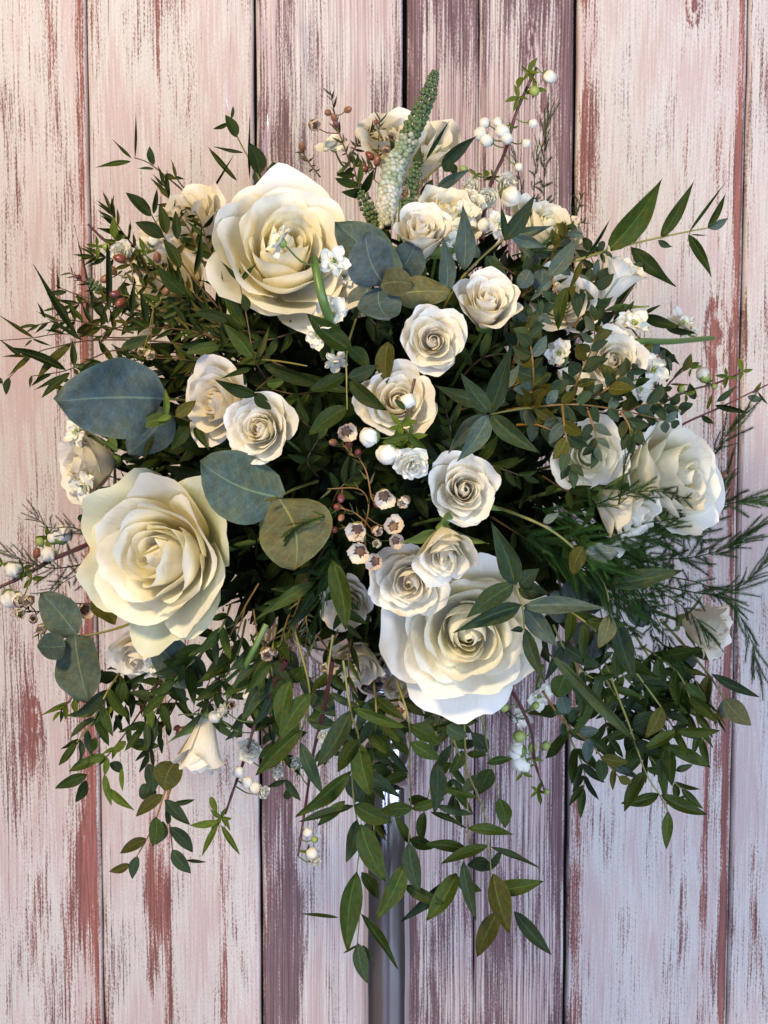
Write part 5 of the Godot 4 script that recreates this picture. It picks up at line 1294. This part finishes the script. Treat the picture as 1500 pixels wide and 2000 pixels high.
	# wax flower
	wax("upright waxflower twig with dark red berries left of the white spike", [[[695, 380], [680, 310], [660, 250], [645, 178]], [[680, 310], [700, 280], [732, 250]]], -0.03, 16, 26, [[680, 214, 8], [640, 220, 8], [652, 229, 8], [656, 242, 7]], [[613, 244, 17, 1]])
	wax("waxflower twig with red berries against the topmost cream rose", [[[730, 350], [738, 300], [740, 262], [742, 232]], [[733, 330], [700, 320]]], -0.02, 12, 24, [[735, 238, 6], [722, 304, 9], [737, 314, 9], [711, 328, 8]], [[762, 270, 15, 1], [792, 378, 14], [757, 292, 12, 1]])
	wax("little waxflower tip with one red berry above the largest rose", [[[625, 345], [605, 320], [590, 295]]], -0.05, 8, 22, [[590, 286, 9]], [])
	wax("waxflower twig with brown-red berries among the thin stems on the left", [[[300, 600], [262, 560], [258, 520], [240, 505]], [[262, 545], [225, 535]], [[275, 585], [235, 575]], [[330, 540], [308, 512]]], 0.01, 5, 22, [[234, 505, 11], [218, 527, 10], [206, 545, 10], [226, 575, 10], [235, 592, 10], [307, 502, 10], [325, 568, 9]], [[290, 690, 15, 1], [278, 685, 13, 1]], "needle", "yellow_stem")
	wax("reddish waxflower tip pointing to the frame edge above the thin stems", [[[240, 600], [190, 570], [160, 548], [135, 532]]], 0.0, 14, 22, [[153, 541, 7]], [])
	wax("largest waxflower cluster, cups and berries in the bouquet's dark middle", [[[720, 1110], [712, 1040], [720, 985], [700, 955], [640, 955]], [[715, 1020], [690, 1000], [662, 992]], [[712, 1040], [680, 1030], [650, 1036]], [[725, 970], [715, 920], [695, 885]], [[690, 890], [668, 866]]], 0.035, 6, 26,
		[[666, 974, 9], [658, 990, 9], [638, 1042, 9], [653, 1034, 9], [666, 1012, 8], [650, 864, 9], [682, 868, 9], [700, 884, 9], [737, 985, 9]], [[750, 968, 22], [791, 978, 17, 1], [698, 1032, 22], [734, 1036, 15, 1], [704, 1076, 22], [733, 1096, 18], [768, 1028, 20], [738, 1062, 13, 1], [676, 842, 20], [772, 1055, 16], [706, 1050, 14, 1]], "needle", "orange_stem")
	wax("orange waxflower stem with green needle tips below the large cream rose", [[[505, 1140], [470, 1200], [440, 1262], [405, 1340], [385, 1400]], [[480, 1180], [460, 1250], [430, 1320], [415, 1370]], [[445, 1250], [440, 1300], [425, 1350]]], 0.03, 22, 28, [[352, 1430, 11], [345, 1422, 7]], [[430, 1388, 15, 1], [396, 1412, 16, 1], [450, 1378, 13, 1]], "needle", "orange_stem")
	wax("waxflower stem with one white cup between the hanging leaves", [[[495, 1190], [505, 1260], [512, 1320], [520, 1360]], [[565, 1200], [552, 1240], [546, 1290], [545, 1320]]], 0.03, 14, 26, [], [[522, 1275, 20, 1]], "needle", "orange_stem")
	wax("pinkish waxflower sprays above the round leaf trio at the frame edge", [[[200, 1180], [130, 1180], [70, 1195], [40, 1180]], [[130, 1180], [90, 1220], [75, 1240]]], -0.02, 8, 24, [[72, 1080, 9], [95, 1190, 8]], [[36, 1176, 17, 1], [58, 1172, 15, 1], [38, 1198, 15, 1], [65, 1210, 14, 1], [84, 1226, 15, 1], [100, 1218, 13, 1], [165, 1190, 18]], "needle", "red_stem")
	wax("waxflower twig end with orange berries beside the tall white rose", [[[1330, 960], [1370, 940], [1395, 925]]], -0.02, 8, 26, [[1410, 928, 10], [1401, 944, 10], [1375, 950, 8]], [])
	wax("single orange-hearted waxflower under the white rose, by the silver neck", [[[800, 1350], [785, 1370], [775, 1385]]], 0.02, 5, 20, [], [[778, 1390, 22]])
	wax("two dim waxflower cups beside the drooping spray rose", [[[660, 1230], [645, 1270], [636, 1300]]], 0.01, 5, 22, [[600, 1330, 8]], [[637, 1302, 14, 1], [655, 1308, 13, 1]])
	wax("yellow-green needle tips just under the yellow-olive leaf", [[[600, 1130], [575, 1200], [560, 1250], [548, 1305]], [[590, 1170], [600, 1230], [595, 1265]]], 0.02, 18, 30, [], [], "needle", "orange_stem")
	# white stock
	stock("cut green stock stem with a white flower hanging over the largest rose", [[650, 640, -0.01], [632, 590, 0.02], [620, 540, 0.03], [614, 505, 0.03]], 0.06, [[548, 472, 36, Vector3(-0.75, 0.55, 0.35), 0.075], [652, 510, 32, Vector3(0.5, 0.2, 0.8), 0.02], [646, 612, 36, Vector3(0.1, 0.15, 1.0), 0.0]], 10.0)
	stock("white stock florets hidden beneath the glossy oval leaf", [[660, 640, -0.02], [650, 670, 0.0], [650, 700, 0.0]], 0.0, [[622, 655, 30, Vector3(-0.6, -0.2, 0.8)], [655, 705, 24, Vector3(0.2, -0.7, 0.7)], [672, 540, 24, Vector3(0.4, 0.0, 0.9)]], 5.0)
	stock("pale green cut stock stem pointing outwards, with white flowers along it", [[1190, 690, -0.02], [1240, 668, 0.02], [1310, 667, 0.03], [1392, 660, 0.03]], -0.01, [[1238, 632, 34, Vector3(0.2, 0.6, 0.7)], [1332, 632, 34, Vector3(0.5, 0.6, 0.6)], [1275, 722, 36, Vector3(0.2, -0.3, 0.9)], [1215, 668, 26, Vector3(-0.1, 0.3, 0.9)], [1350, 650, 20, Vector3(0.9, 0.0, 0.4)]], 7.0)
	stock("white stock flowers between the grey-leaved twigs and the blush spray rose", [[1080, 760, -0.03], [1100, 720, 0.0], [1110, 680, 0.0]], 0.0, [[1092, 690, 28, Vector3(-0.2, 0.2, 0.9)], [1120, 740, 30, Vector3(0.1, 0.0, 1.0)], [1250, 760, 28, Vector3(0.4, 0.0, 0.9)]], 5.0)
	stock("white stock with green calyx at the outer edge below the big blue leaf", [[230, 880, -0.05], [180, 850, -0.02], [150, 835, -0.02]], -0.01, [[150, 845, 34, Vector3(-0.6, 0.4, 0.6)], [165, 950, 34, Vector3(-0.5, -0.3, 0.7)]], 5.0)
	stock("cream stock flowers around the yellow-cream rose by the blossom twig", [[930, 500, -0.04], [915, 460, -0.02], [905, 420, -0.02]], -0.02, [[905, 420, 36, Vector3(0.1, 0.5, 0.8)], [890, 480, 30, Vector3(0.0, 0.1, 1.0)], [975, 440, 30, Vector3(0.3, 0.4, 0.8)]], 5.0)
	stock("thick green cut stem slanting down below the large cream rose", [[520, 1220, 0.0], [495, 1270, 0.02], [470, 1320, 0.03], [445, 1362, 0.03]], 0.03, [[432, 1384, 20, Vector3(-0.3, -0.8, 0.5)]], 6.5)
	stock("white stock flower low behind the red twig under the white rose", [[1060, 1300, -0.03], [1050, 1340, 0.0], [1045, 1370, 0.0]], 0.01, [[1052, 1360, 28, Vector3(0.3, -0.2, 0.9)], [1020, 1400, 24, Vector3(0.0, -0.5, 0.8)]], 4.0)
	stock("white stock floret behind the tall green bud by the topmost rose", [[660, 340, -0.07], [680, 320, -0.06], [690, 300, -0.06]], -0.05, [[650, 285, 34, Vector3(-0.3, 0.6, 0.5)]], 4.0)
	stock("grey-white stock beneath the crumpled blush rose", [[330, 1290, -0.04], [310, 1310, -0.02], [300, 1330, -0.02]], 0.0, [[300, 1300, 26, Vector3(0.0, -0.3, 0.9)], [340, 1310, 22, Vector3(0.2, -0.2, 0.9)]], 4.0)
